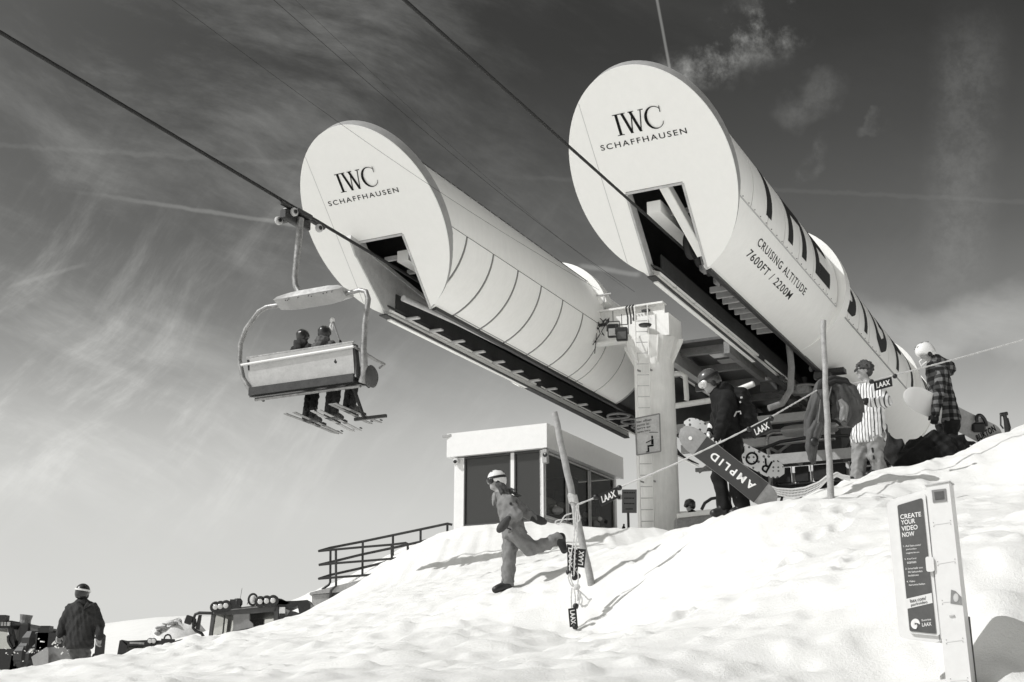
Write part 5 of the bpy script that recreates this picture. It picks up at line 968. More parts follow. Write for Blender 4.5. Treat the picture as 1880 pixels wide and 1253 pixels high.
def helmet(J, par, fd, up, s, mtl, goggles=None, strap=True, vents=True, lift=0.0):
    c = J['head']; up = unit(up); fd = unit(fd); up = unit(up-fd*(up@fd)); sd = np.cross(fd, up); R = np.stack([fd, sd, up], 1); P = lambda f, r, u: c+(fd*f+sd*r+up*u)*s
    S = SDF(.02); S.ell(P(-.012, 0, .045+lift), np.array((.132, .112, .118))*s, R); S.ell(P(-.03, 0, -.01+lift), np.array((.112, .108, .10))*s, R); S.cut(P(.10, 0, .030+lift), fd*.55-up*.83)
    if vents:
        pass
    h = S.mesh('helmet', .010*s, M[mtl], par)
    S = SDF(.01)
    for e in (-1, 1): S.ell(P(-.005, e*.090, -.030), np.array((.034, .022, .045))*s, R)
    S.mesh('ear_pad', .008, M['black'], par)
    if vents:
        m = MB()
        for e in (-.05, 0, .05):
            for f_ in (.06, -.02, -.09): z_ = .045+lift+.118*math.sqrt(max(.05, 1-(e/.112)**2-((f_+.012)/.132)**2)); m.box(P(f_, e, z_), (.045*s, .012*s, .006*s), Matrix([list(r_) for r_ in R]), .002)
        m.build('vent', M['black'], h)
    if goggles:
        S = SDF(.01); S.ell(P(.088, 0, .012), np.array((.045, .085, .048))*s, R); g_ = S.mesh('goggle_lens', .007, M[goggles], par); S = SDF(.01)
        S.ell(P(.078, 0, .012), np.array((.042, .092, .055))*s, R); S.mesh('goggle_frame', .007, M['white_plastic'] if goggles == 'silver' else M['black'], par)
    if strap:
        m = MB(); m.loft([[Vector(P(-.012+.137*math.cos(a), .117*math.sin(a), .03+lift+dz+.02*(1-math.cos(a)))) for a in np.linspace(-2.6, 2.6, 25)] for dz in (-.018, .018)], cap=False, closed=False); m.build('goggle_strap', M['black'], par)
    return h
def gloves(J, par, s, mtl, mitten=False, palm=(0, 0, -1), curl=.7, which='LR'):
    for q in which:
        d = J['hd'+q]-J['wr'+q]; S = SDF(.012); S.cone(J['wr'+q]-unit(d)*.06*s, J['wr'+q]+unit(d)*.02*s, .052*s, .045*s)
        if mitten: S.cone(J['wr'+q], J['wr'+q]+unit(d)*.10*s, .05*s, .058*s, .03); S.cone(J['wr'+q]+unit(d)*.06*s, J['wr'+q]+unit(d)*.15*s, .056*s, .04*s, .03); t_ = np.cross(unit(d), unit(palm)); S.cone(J['wr'+q]+unit(d)*.03*s, J['wr'+q]+unit(d)*.085*s-t_*.05*s, .026*s, .022*s, .015)
        else: hand(S, J['wr'+q], d, palm, s*1.12, curl, 1 if q == 'L' else -1, 1.35)
        S.mesh('mitten' if mitten else 'glove', .0065, M[mtl], par, .002, seed=4)
def root_for(J, label, gz_=None):
    a = (J['anL']+J['anR'])/2; return thing('person', label, 'person', (a[0], a[1], min(J['toL'][2], J['toR'][2])-.04))
# --- the child running down the slope
sc = (880, 840, .26346); D = 15.2
J = jp(sc, D, head=(118, 168), neck=(148, 262), chest=(190, 330), pelvis=(238, 500), shL=(205, 308, -.13), elL=(262, 400, -.20), wrL=(185, 452, -.26), hdL=(135, 512, -.28), shR=(215, 300, .13), elR=(330, 392, .2), wrR=(388, 428, .22), hdR=(440, 446, .24),
       hipR=(222, 530, .08), knR=(210, 690, .08), anR=(198, 868, .06), toR=(112, 922, .02), hipL=(262, 530, -.08), knL=(352, 640, -.1), anL=(545, 572, -.02), toL=(592, 648, -.02))
fd, up = (-1, -.25, -.05), (-.10, 0, 1); s = .86; t = root_for(J, 'child in a grey ski suit and white helmet running down the slope'); 
body(J, t, fd, up, s, hands=False); jacket(J, t, 'cloth_grey', s, .97, .015, J['pelvis'], 2); trousers(J, t, 'cloth_grey', s, 1.0, .019, 7); boots(J, t, s*.95); gloves(J, t, s*.95, 'mitt', True, (0, -.5, -1)); helmet(J, t, fd, up, s, 'helm_white', 'lens')
S = SDF(.02)
for k in range(22):
    a = J['head']+np.array((.02+.02*(k % 4), random.uniform(-.09, .05), -.05)); b = a+np.array((random.uniform(.02, .20), random.uniform(-.05, .05), random.uniform(-.22, -.06))); S.cone(a, b, .022, .010); S.cone(b, b+np.array((random.uniform(.0, .07), 0, random.uniform(-.07, .03))), .010, .004)
S.mesh('hair', .008, M['hair'], t, .004, (60, 110), (1, 1, 1), 3)
S = SDF(.02); S.cone(J['neck']+np.array((-.05, -.02, -.02)), J['neck']+np.array((.06, .0, .0)), .055, .06); S.cone(J['neck']+np.array((-.07, -.05, -.03)), J['neck']+np.array((-.085, -.06, -.13)), .025, .012); S.mesh('scarf', .010, M['midgrey'], t, .008, (40, 80), (1, 1, 1), 5)
m = MB(); c = J['shL']+(J['elL']-J['shL'])*.25; m.lathe(c+np.array((.0, -.08, .0)), (0, -1, .2), [(0, .017), (.006, .016)], 12); m.build('sleeve_badge', M['black'], t)
m = MB(); c = J['pelvis']; m.bar(c+np.array((-.13, -.16, .01)), c+np.array((-.03, -.18, -.03)), .02, .014); m.build('pocket_zip', M['black'], t)
# --- the snowboarder in black
sc = (1230, 620, .14368); D = 14.7
J = jp(sc, D, head=(505, 575), neck=(620, 700), chest=(690, 840), pelvis=(760, 1370), shL=(740, 760, -.17), elL=(680, 1080, -.24), wrL=(610, 1290, -.26), hdL=(610, 1380, -.26), shR=(640, 760, .17), elR=(600, 1050, .22), wrR=(530, 1200, .18), hdR=(520, 1290, .17),
       hipL=(780, 1400, -.09), knL=(840, 1780, -.10), anL=(930, 2150, -.05), toL=(800, 2240, -.05), hipR=(720, 1400, .09), knR=(630, 1780, .08), anR=(700, 2160, .08), toR=(560, 2250, .06))
fd, up = (-1, -.18, -.42), (-.35, 0, 1); s = 1.0; t = root_for(J, 'snowboarder all in black with backpack and goggles beside the column')
body(J, t, fd, up, s, hands=False); jacket(J, t, 'cloth_black', s, 1.05, .012, J['pelvis']*.97+J['chest']*.03, 4); trousers(J, t, 'cloth_black', s, 1.0, .012, 8); boots(J, t, s, 'black'); gloves(J, t, 1.0, 'cloth_black', False, (.3, 1, 0), .9, 'L'); gloves(J, t, 1.05, 'white_plastic', False, (.5, -.5, 0), .9, 'R'); helmet(J, t, fd, up, 1.02, 'helm_grey', 'silver', True, False)
S = SDF(.05); S.cone(J['neck']+np.array((.05, 0, .03)), J['neck']+np.array((.16, .02, -.06)), .10, .11); S.mesh('hood', .012, M['cloth_black'], t, .012, seed=6)
bp = jp(sc, D, a=(900, 760, 0), b=(960, 1120, 0), c=(870, 700, 0)); S = SDF(.05); S.cone(bp['a'], bp['b'], .12, .145); S.cone(bp['a']+np.array((0, -.09, -.05)), bp['b']+np.array((0, -.09, 0)), .09, .12); S.cone(bp['a']+np.array((0, .09, -.05)), bp['b']+np.array((0, .09, 0)), .09, .12); S.cone(bp['b']+np.array((.05, 0, .12)), bp['b']+np.array((.05, 0, -.03)), .10, .11); b_ = S.mesh('backpack', .012, M['cloth_black'], t, .012, seed=12)
m = MB(); P = jp(sc, D-.24, a=(820, 1010), b=(850, 950), c=(900, 945), d=(905, 980), e=(900, 770), f=(925, 765), g=(890, 830), h=(905, 822)); m.tube([P['a'], (P['a']*.6+P['b']*.4), P['b'], P['c'], P['d']], .009, 6); m.bar(P['e'], P['f'], .014, .02); m.bar(P['g'], P['h'], .014, .02); m.build('strap', M['cream'], b_)
m = MB(); P = jp(sc, D-.30, a=(600, 1260), b=(640, 1330)); m.bar(P['a'], P['b'], .03, .03); m.build('glove_patch', M['white_plastic'], t)
m = MB(); P = jp(sc, D-.29, a=(545, 1290), b=(560, 1380), c=(600, 1400), d=(590, 1290)); m.tube([P['a'], P['b'], P['c'], P['d'], P['a']], .012, 6); m.build('glove_cuff', M['whiteink'], t)
# --- boards
def board(name, pts, Y0, Y1, width, label, mtl, tip=.85, parts=None, tilt=0.25):
    """deck along the line pts[0]->pts[1] (pixels), face turned to the viewer"""
    A = Vector(at(*pts[0], Y0)); B = Vector(at(*pts[1], Y1)); L = (B-A).length; e = (B-A).normalized(); vdir = ((A+B)/2).normalized(); w = e.cross(vdir).normalized(); nn = w.cross(e).normalized(); nn = (nn+w*tilt).normalized(); w = nn.cross(e).normalized()
    if nn.dot(vdir) > 0: nn = -nn
    t = thing(name, label, 'snowboard', (A+B)/2)
    def hw(x):
        q = min(x, L-x)/(width*tip); return width/2*(1-.12*math.sin(math.pi*x/L))*(math.sqrt(max(0, 1-(1-min(1, q))**2)))
    def strip(x0, x1, off, th, mt, nm):
        xs = [x0+(x1-x0)*i/40 for i in range(41)]; up_ = lambda x: nn*(-.05*(max(0, .22-x)/.22)**2-.05*(max(0, x-(L-.22))/.22)**2)
        lo = [A+e*x-w*hw(x)+up_(x)+nn*off for x in xs]; hi = [A+e*x+w*hw(x)+up_(x)+nn*off for x in xs]; m = MB(); m.loft([[a, b, b+nn*th, a+nn*th] for a, b in zip(lo, hi)]); return m.build(nm, mt, t)
    return t, A, e, w, nn, L, strip, hw
t, A, e, w, nn, L, strip, hw = board('snowboard', [(1247, 789), (1424, 926)], 14.35, 14.25, .30, 'black banded snowboard with upside-down white letters carried by the man in black', None)
strip(0.0, L, 0, -.008, M['board_wood'], 'deck'); strip(.30, L-.20, .0015, .002, M['board_black'], 'black_band')
def brd_text(txt, x0, x1, y0, y1, mtl, bold=.03):           # letters read from the far end, upside down
    flip = w if w.z < 0 else -w; P = lambda x, y: A+e*x+flip*y
    text_quad('lettering', txt, P(x1, y0), P(x0, y0), P(x1, y1), mtl, t, bold, 1.45, .005, nrm=nn)
brd_text('AMPLID', .46, 1.06, -.045, .045, M['whiteink']); m = MB(); m.lathe(A+e*.16, nn, [(.001, .022), (.004, .022)], 16); m.build('round_mark', M['whiteink'], t)
m = MB(); m.tube([A+e*x-w*(hw(x)+.001)+nn*.001 for x in np.linspace(.30, L-.2, 30)], .003, 4); m.tube([A+e*x+w*(hw(x)+.001)+nn*.001 for x in np.linspace(.30, L-.2, 30)], .003, 4); m.build('steel_edge', M['steel'], t)
t, A, e, w, nn, L, strip, hw = board('snowboard', [(1255, 776), (1440, 872)], 15.5, 15.5, .27, 'pale polka-dot snowboard with big dark letters behind the man in black', None)
strip(0, L, 0, -.008, M['dots'], 'deck'); brd_text('RO', .86, 1.18, -.08, .09, M['ink'], .01); brd_text('C', .64, .82, -.10, .07, M['ink'], .01)
for x in (.75,): m = MB(); m.box(A+e*x-nn*.06, (.2, .1, .12), None, .03); m.build('binding', M['black'], t)
# --- the man in the striped shirt
sc = (1420, 560, .2714); D = 16.8
J = jp(sc, D, head=(606, 448), neck=(640, 540), chest=(645, 640), pelvis=(640, 900), shL=(705, 575, -.16), elL=(760, 655, -.25), wrL=(650, 660, -.42), hdL=(590, 650, -.46), shR=(605, 575, .17), elR=(570, 690, .22), wrR=(545, 660, -.05), hdR=(520, 650, -.1),
       hipL=(690, 900, -.09), knL=(690, 1020, -.10), anL=(725, 1120, -.06), toL=(640, 1150, -.06), hipR=(590, 900, .09), knR=(580, 1030, .07), anR=(570, 1170, .06), toR=(500, 1190, .04))
fd, up = (-1, -.28, -.12), (-.05, 0, 1); s = .97; t = root_for(J, 'young man in a striped shirt and sunglasses standing by the right pole')
body(J, t, fd, up, s, hands=True, palm=(0, .3, -1)); jacket(J, t, 'stripe', s, 1.10, .014, J['pelvis']*1.0, 21, False, 'shirt', flare=1.05); trousers(J, t, 'cloth_sand', s, 1.12, .018, 9); boots(J, t, s, 'black')
h = J['head']; S = SDF(.018)
S.ell(h+np.array((.022, 0, .05)), (.112, .094, .092)); S.ell(h+np.array((.062, .0, .0)), (.066, .088, .085))
rn = random.Random(5)
for k in range(70):
    a, el = rn.uniform(-2.75, 2.75), rn.uniform(-.25, 1.45); dr = np.array((math.cos(a)*math.cos(el), math.sin(a)*math.cos(el), math.sin(el)))
    if dr[0] < -.55 and dr[2] < .45: continue
    q = h+np.array((.025, 0, .035))+dr*np.array((.112, .094, .10)); tw = np.array((rn.uniform(-.03, .01), rn.uniform(-.02, .02), rn.uniform(-.045, .01))); S.cone(q, q+dr*.012+tw, .017, .008)
S.cut(h+np.array((-.088, 0, .045)), (-.9, 0, -.35))
S.mesh('hair', .007, M['hair'], t, .006, (60, 120), (1, 1, 1), 8)
m = MB(); f_ = unit(fd); m.box(h+f_*.107+np.array((0, -.034, .018)), (.012, .055, .036), Matrix.Rotation(.28, 3, 'Z'), .004); m.box(h+f_*.107+np.array((.0, .034, .018)), (.012, .055, .036), Matrix.Rotation(.28, 3, 'Z'), .004); m.bar(h+f_*.10+np.array((0, -.07, .02)), h+np.array((.01, -.082, .02)), .006, .010); m.bar(h+f_*.115+np.array((0, -.02, .025)), h+f_*.115+np.array((0, .02, .025)), .006, .006); m.build('sunglasses', M['black'], t)
m = MB(); P = jp(sc, D-.34, a=(690, 950), b=(703, 1030)); m.bar(P['a']+np.array((0, .16, 0)), P['b']+np.array((0, .16, 0)), .02, .02, up=(0, 1, 0)); m.build('pocket_zip', M['black'], t)
S = SDF(.02); S.cone(J['wrL']*.85+J['elL']*.15, J['wrL']*.4+J['hdL']*.6, .05, .045); S.mesh('dark_cuff', .01, M['cloth_dark'], t, .006)
# --- the rider in the plaid jacket with the white helmet
sc = (1630, 600, .2155); D = 17.6
J = jp(sc, D, head=(322, 232), neck=(385, 320), chest=(425, 420), pelvis=(520, 800), shL=(470, 390, -.17), elL=(430, 590, -.24), wrL=(405, 740, -.26), hdL=(395, 830, -.26), shR=(380, 380, .17), elR=(400, 580, .22), wrR=(430, 740, .2), hdR=(440, 820, .2),
       hipL=(540, 820, -.09), knL=(535, 980, -.1), anL=(560, 1200, -.05), toL=(480, 1235, -.05), hipR=(480, 820, .09), knR=(480, 980, .08), anR=(490, 1210, .06), toR=(400, 1240, .05))
fd, up = (-1, -.1, -.55), (-.42, 0, 1); s = .98; t = root_for(J, 'rider in a dark plaid jacket and white helmet at the top of the slope')
body(J, t, fd, up, s, hands=False); jacket(J, t, 'plaid', s, 1.06, .012, J['pelvis']*.95+J['chest']*.05, 31); trousers(J, t, 'cloth_black', s, 1.0, .012, 10); boots(J, t, s); gloves(J, t, 1.0, 'cloth_black', False, (.2, 1, 0), 1.0); helmet(J, t, fd, up, 1.05, 'helm_white', None, False, True)
S = SDF(.05); S.cone(J['neck']+np.array((.04, 0, .05)), J['neck']+np.array((.20, .02, -.06)), .10, .12); S.mesh('hood', .012, M['plaid'], t, .01, seed=16)
m = MB(); P = jp(sc, D-.1, a=(290, 280), b=(270, 300), c=(285, 335), d=(330, 300)); m.tube([P[k] for k in 'abcd'], .014, 6); m.build('chin_strap', M['white_plastic'], t)
t, A, e, w, nn, L, strip, hw = board('snowboard', [(1664, 722), (1842, 812)], 17.2, 17.9, .36, 'sunlit-nosed snowboard with strap binding held by the plaid rider', None, .75, None, -.2)
strip(0, L*.42, 0, -.008, M['board_white'], 'sunlit_nose'); strip(L*.42, L, 0, -.008, M['board_wood'], 'deck')  # sunlight on the nose is put into its white colour
P_ = lambda x, y: A+e*x+(w if w.z > 0 else -w)*y
text_quad('lettering', 'BURTON', P_(L-.40, -.16), P_(L-.18, .10), P_(L-.48, -.10), M['ink'], t, .04, 1.1, .004, nrm=nn)
m = MB(); q = P_(L-.50, .10)+nn*.05; m.tube([q+e*(.09*math.cos(a))+UP*(.10*math.sin(a)) for a in np.linspace(-.2, 3.4, 12)], .025, 6); m.box(P_(L-.5, .02)+nn*.03, (.2, .08, .14), None, .03); m.build('binding', M['black'], t)
m = MB(); m.prism([P_(L-.26, -.10), P_(L-.12, -.02), P_(L-.09, -.1), P_(L-.2, -.15)], nn*.003); m.build('light_patch', M['board_white'], t)
# --- the man in the coat at the lower left, seen from behind
sc = (0, 1060, .1437); D = 21.5
J = jp(sc, D, head=(1056, 212), neck=(1052, 310), chest=(1040, 450), pelvis=(1010, 800), shL=(905, 410, .02), elL=(815, 580, -.02), wrL=(760, 730, -.08), hdL=(745, 790, -.10), shR=(1185, 405, -.02), elR=(1262, 590, 0), wrR=(1272, 770, -.05), hdR=(1258, 840, -.06),
       hipL=(955, 820, 0), knL=(975, 1120, .05), anL=(985, 1390, .1), toL=(985, 1420, .25), hipR=(1075, 820, 0), knR=(1090, 1120, -.02), anR=(1095, 1390, .1), toR=(1100, 1420, .25))
fd, up = (.15, 1, -.05), (.05, 0, 1); s = 1.03; t = root_for(J, 'man in a dark coat and striped helmet walking away at lower left')
body(J, t, fd, up, s, hands=True, palm=(.2, -.2, 0)); jacket(J, t, 'cloth_coat', s, 1.12, .013, J['pelvis']*.86+J['knL']*.07+J['knR']*.07, 41, True, 'coat', flare=1.05); trousers(J, t, 'darkgrey', s, .95, .01, 11); boots(J, t, s); helmet(J, t, fd, up, 1.02, 'helm_black', None, False, False)
hc = J['head']; m = MB(); m.loft([[Vector(hc+np.array((.129*math.cos(a), -.002+.150*math.sin(a), .062+dz+.018*math.cos(a)*-1))) for a in np.linspace(0, 2*math.pi, 30)[:-1]] for dz in (-.018, .012)], cap=False); m.build('helmet_band', M['white_plastic'], t)
m = MB(); P = jp(sc, D-.17, a=(1000, 320), b=(1070, 400), c=(1130, 330)); m.tube([P['a'], P['b'], P['c']], .03, 6); m.build('hood_fold', M['cloth_coat'], t)
# --- three riders on the hanging chair (chair coordinates), seen from behind
Mc = ROOTM[chairA.name]; cw_ = lambda x, y, z: np.array(Mc@Vector((x, y, z)))
fdc = np.array(DD); rtc = np.array(RT); upc = np.array((0, 0, 1.))
for k, (x, hz, sc_, lab, mj) in enumerate(((.14, -2.60, .97, 'leftmost chair rider, black helmet and dark hood', 'cloth_dark'), (.66, -2.60, .97, 'middle chair rider in a grey hooded jacket', 'jacket'), (1.08, -3.02, .82, 'right chair rider holding a ski pole up, mostly hidden by the seat back', 'cloth_black'))):
    s = sc_; ft = -4.46+(.10 if k == 2 else 0)
    J = dict(head=cw_(x, .22, hz-.02), neck=cw_(x, .20, hz-.17*s), chest=cw_(x, .22, hz-.33*s), pelvis=cw_(x, .20, -3.45), shL=cw_(x-.19*s, .2, hz-.27*s), shR=cw_(x+.19*s, .2, hz-.27*s), elL=cw_(x-.26*s, .36, -3.2), elR=cw_(x+.25*s, .36, -3.2), wrL=cw_(x-.18*s, .58, -3.3), wrR=cw_(x+.18*s, .58, -3.3), hdL=cw_(x-.15*s, .66, -3.32), hdR=cw_(x+.15*s, .66, -3.32))
    if k == 2: J['elR'] = cw_(x+.16, .15, -3.15); J['wrR'] = cw_(x+.02, .20, -2.93); J['hdR'] = cw_(x-.03, .20, -2.85)
    for q, e_ in (('L', -1), ('R', 1)): J['hip'+q] = cw_(x+e_*.09, .24, -3.50); J['kn'+q] = cw_(x+e_*.08, .62, -3.56); J['an'+q] = cw_(x+e_*.075, .55, ft+.34); J['to'+q] = cw_(x+e_*.08, .78, ft+.27)
    t = thing('person', lab, 'person', Vector(J['pelvis']), 'riders on the chair'); tl = unit(fdc-upc*.05)
    body(J, t, tl, upc, s, hands=False); jacket(J, t, mj, s, 1.05, .012, J['pelvis'], 50+k); trousers(J, t, 'cloth_black' if k == 0 else 'cloth_dark', s, .95, .01, 60+k); gloves(J, t, s, 'cloth_black', False, upc, 1.2); helmet(J, t, tl, upc, 1.0*s/.9, 'helm_black', None, True, False)
    S = SDF(.05); S.cone(J['neck']-rtc*.08-fdc*.05, J['neck']+rtc*.08-fdc*.05, .085, .085); S.cone(J['neck']-fdc*.08, J['neck']-fdc*.1-upc*.1, .10, .10); S.mesh('hood', .012, M['cloth_dark' if k != 1 else 'jacket'], t, .014, seed=70+k)
    boots(J, t, s*1.15, 'black')
    for q in 'LR':
        a = J['an'+q]*.3+J['to'+q]*.7; a = a+upc*-.10; sk = thing('ski', ('ski on the left foot of the ' if q == 'L' else 'ski on the right foot of the ')+('leftmost', 'middle', 'right')[k]+' chair rider', 'ski', Vector(a), 'skis of the chair riders'); yaw = random.uniform(-.10, .10)+(.06 if q == 'L' else -.03); dv = unit(fdc*1+rtc*yaw+upc*(-.10+.02*k)); wv = np.cross(dv, upc); m = MB(); rings = []
        for i in range(17):
            u = -.72+1.54*i/16; cr = .10*max(0, u-.62)**1*4*.25+.05*max(0, -u-.62); wd = .036+.012*abs(u); wd *= (1 if u < .70 else max(.25, 1-(u-.70)/.14)); c = a+dv*u+upc*(cr+.012*math.cos(u*2)); rings.append([c-wv*wd, c+wv*wd, c+wv*wd+upc*.014, c-wv*wd+upc*.014])
        m.loft(rings); m.build('ski_deck', M['trim' if (k+ord(q)) % 2 else 'midgrey'], sk); m = MB(); m.box(a-dv*.12+upc*.04, (.07, .20, .06), Matrix([list(r_) for r_ in np.stack([wv, dv, upc], 1)])); m.build('heel_binding', M['black'], sk); m = MB(); m.box(a+dv*.20+upc*.04, (.07, .10, .06), Matrix([list(r_) for r_ in np.stack([wv, dv, upc], 1)])); m.build('toe_binding', M['black'], sk); m = MB(); m.box(a+dv*.80+upc*.075, (.03, .06, .02), Matrix([list(r_) for r_ in np.stack([wv, dv, upc], 1)])); m.build('tip_cap', M['black'], sk)
t = thing('ski_pole', 'ski pole with white basket raised by the right chair rider', 'ski pole', cw_(1.2, .2, -2.9)); a, b = cw_(1.12, .2, -3.02), cw_(.84, .2, -2.36); m = MB(); m.tube([a, b], .022, 8); m.build('shaft', M['midgrey'], t); m = MB(); m.ball(b, (.05, .04, .06), 8); m.tube([b, b-upc*.12-rtc*.05, b-upc*.2, b-upc*.08+rtc*.03], .018, 6); m.build('basket', M['white_plastic'], t)
# --- the helmeted person far back under the station
sc = (1240, 780, .17021); D = 31.0
c = V3(at(1266, 929, D)); t = thing('person', 'person in a dark helmet behind the deck edge right of the column', 'person', Vector(c)-UP*.5)
J = dict(head=c, neck=c+np.array((.03, 0, -.17)), chest=c+np.array((.12, 0, -.30)), pelvis=c+np.array((.25, 0, -.75)), shL=c+np.array((.10, -.2, -.25)), shR=c+np.array((.2, .2, -.25)), elL=c+np.array((.3, -.25, -.4)), elR=c+np.array((.4, .2, -.4)), wrL=c+np.array((.5, -.2, -.42)), wrR=c+np.array((.55, .2, -.42)), hdL=c+np.array((.6, -.2, -.42)), hdR=c+np.array((.65, .2, -.42)), hipL=c+np.array((.2, -.1, -.8)), hipR=c+np.array((.25, .1, -.8)), knL=c+np.array((.1, -.1, -1.2)), knR=c+np.array((.1, .1, -1.2)), anL=c+np.array((.15, -.1, -1.6)), anR=c+np.array((.15, .1, -1.6)), toL=c+np.array((0, -.1, -1.65)), toR=c+np.array((0, .1, -1.65)))
body(J, t, (-1, -.3, -.1), (0, 0, 1), 1.0, True); jacket(J, t, 'cloth_black', 1.0, 1.0, .01); trousers(J, t, 'cloth_black', 1.0); helmet(J, t, (-1, -.3, -.1), (0, 0, 1), 1.05, 'helm_black', 'lens')
# ------------------------------------------------------------------ poles, cord, flags, net, jackets
def ground_at(px, py, y0=8, y1=30):
    for Y in np.arange(y0, y1, .1):
        p = at(px, py, Y)
        if gz(p.x, p.y) > p.z: return Y
    return None
def pole(pts, Y0, Y1, r0, r1, label, under=.5):
    gy_ = ground_at(*pts[0]) or Y0; A, B = at(*pts[0], gy_), at(*pts[1], gy_+Y1-Y0); dv = (A-B).normalized(); m = MB(); n = 14; rnd = random.Random(int(pts[0][0])); P = [A+dv*under]+[A+(B-A)*i/n+Vector((rnd.uniform(-.006, .006), 0, 0)) for i in range(n+1)]; m.tube(P, [r0]+[r0+(r1-r0)*i/n+rnd.uniform(-.002, .002) for i in range(n+1)], 12); o = m.build('wooden_pole', M['wood'], None, smooth=60, root=A); return tag(o, label, 'pole', 'wooden fence poles'), A, B
pA, A1, B1 = pole([(1087, 1080), (1018, 757)], 14.4, 14.25, .043, .036, 'leaning wooden pole hung with black tags in front of the cabin')
pB, A2, B2 = pole([(1525, 917), (1511, 589)], 15.2, 15.3, .036, .030, 'upright wooden pole with a jacket hung on it')
def cord(name, pts, r, label, cat='cord', sag=.0, parent=None, mtl='rope', twist=True):
    m = MB(); P = []
    for (a, b) in zip(pts[:-1], pts[1:]):
        a, b = Vector(a), Vector(b); n = max(3, int((b-a).length/.05)); P += [a+(b-a)*i/n-UP*sag*math.sin(math.pi*i/n) for i in range(n)]
    P.append(Vector(pts[-1])); m.tube(P, [r*(1+.22*math.sin(i*2.1)) for i in range(len(P))] if twist else r, 6); o = m.build(name, M[mtl], parent); 
    return tag(o, label, cat) if parent is None else o
k1 = A1+(B1-A1)*.50; k1.y -= .06; T1 = at(1060, 927, 13.92); T2 = at(1512, 710, 15.62); T3 = at(1880, 622, 17.0)
cord('barrier_cord', [T1, at(1093, 914, 13.95), at(1146, 892, 13.97), at(1240, 852, 14.0), at(1330, 809, 14.05), at(1412, 768, 14.15), T2, at(1604, 700, 15.7), at(1647, 688, 15.8), at(1760, 658, 16.3), at(2000, 590, 17.6)], .0095, 'pale barrier cord running from the leaning pole past the jacket pole')
def flag(quad, Y, txt_side, label, vertical=False, Yb=None):
    Q = [at(*p, Y) for p in quad]                            # TL, TR, BR, BL of the lettering
    t = thing('tag', label, 'tag', sum(Q, Vector())/4, 'black tags on the barrier cord'); nn = (Q[2]-Q[3]).cross(Q[0]-Q[3]).normalized(); nn = nn if nn.dot(Q[0]) < 0 else -nn; m = MB(); m.prism([q-nn*.004 for q in Q], -nn*.008); m.build('sheet', M['black'], t)
    L4 = lambda a, b: lerp4(Q, a, b); text_quad('lettering', 'LAAX', L4(.12, .2), L4(.88, .2), L4(.12, .78), M['whiteink'], t, .03, 1.0, -.002, nrm=nn); return t, Q
def bead(px, py, Y, t): m = MB(); m.ball(at(px, py, Y), .032, 10); m.build('ball_stop', M['black'], t, smooth=60)
f, _ = flag([(1098, 909), (1133, 894), (1136, 914), (1103, 930)], 13.93, 0, 'black tag with white letters in front of the cabin window'); bead(1094, 913, 13.93, f); bead(1137, 896, 13.95, f)
f, _ = flag([(1378, 786), (1412, 768), (1419, 788), (1386, 806)], 14.1, 0, 'black tag hanging on the cord behind the backpack'); bead(1375, 788, 14.1, f); bead(1416, 769, 14.13, f)
f, _ = flag([(1604, 701), (1637, 692), (1639, 709), (1606, 718)], 15.6, 0, 'black tag on the cord beside the striped shirt'); bead(1600, 701, 15.6, f); bead(1643, 691, 15.6, f)
f, _ = flag([(1057, 1040), (1060, 1007), (1076, 1009), (1073, 1043)], 13.78, 0, 'largest of the bunched black tags low on the leaning pole'); 
f, _ = flag([(1053, 1002), (1053, 1049), (1042, 1047), (1041, 999)], 13.8, 0, 'long black tag at the left of the bunch under the cord'); bead(1044, 1051, 13.78, f)
f, _ = flag([(1061, 1010), (1061, 1060), (1050, 1056), (1049, 1005)], 13.84, 0, 'black tag in the middle of the bunch, half covered'); bead(1055, 1061, 13.78, f); bead(1061, 1058, 13.8, f)
f, _ = flag([(1058, 1115), (1061, 1150), (1046, 1152), (1043, 1118)], 13.7, 0, 'lowest black tag dangling alone just above the snow'); bead(1057, 1113, 13.68, f); bead(1056, 1151, 13.68, f)
t = thing('cord_bundle', 'tangle of pale cord hanging from the leaning pole with the tags', 'cord', at(1056, 940, 13.9))
zc = lambda px, py, Y=13.76: at(880+px*.26346, 840+py*.26346, Y)
def cl(pts, r=.0075, mtl='rope'):
    P = [np.array(zc(*p)) for p in pts]; out = []
    for i in range(len(P)-1):
        p0, p1, p2, p3 = P[max(0, i-1)], P[i], P[i+1], P[min(len(P)-1, i+2)]
        for u in np.linspace(0, 1, 8, endpoint=False): out.append(.5*((2*p1)+(-p0+p2)*u+(2*p0-5*p1+4*p2-p3)*u*u+(-p0+3*p1-3*p2+p3)*u**3))
    out.append(P[-1]); m = MB(); m.tube(out, [r*(1+.2*math.sin(i*1.9)) for i in range(len(out))], 5); m.build('strand', M[mtl], t)
for pts in ([(680, 330), (665, 480), (660, 560), (640, 680), (630, 800), (650, 880), (675, 905)], [(690, 335), (682, 470), (678, 560), (668, 640), (662, 750), (660, 830)], [(650, 340), (655, 430), (660, 480)], [(672, 340), (700, 420), (672, 470), (662, 500)], [(660, 430), (600, 432), (545, 440), (530, 455), (555, 466), (575, 440), (600, 405), (645, 390)], [(630, 800), (620, 840), (640, 890), (672, 905)], [(684, 790), (690, 840), (682, 895)], [(645, 910), (640, 980), (644, 1050)], [(660, 915), (668, 970), (668, 1015)], [(690, 920), (685, 1000), (705, 950), (695, 1010), (680, 1060)], [(690, 925), (730, 960), (760, 990), (780, 985), (765, 1005), (740, 1040), (700, 1020)], [(685, 930), (715, 985), (712, 1040), (750, 1025)], [(670, 1060), (650, 1090), (640, 1130), (655, 1140), (676, 1095)]): cl(pts)
m = MB(); 
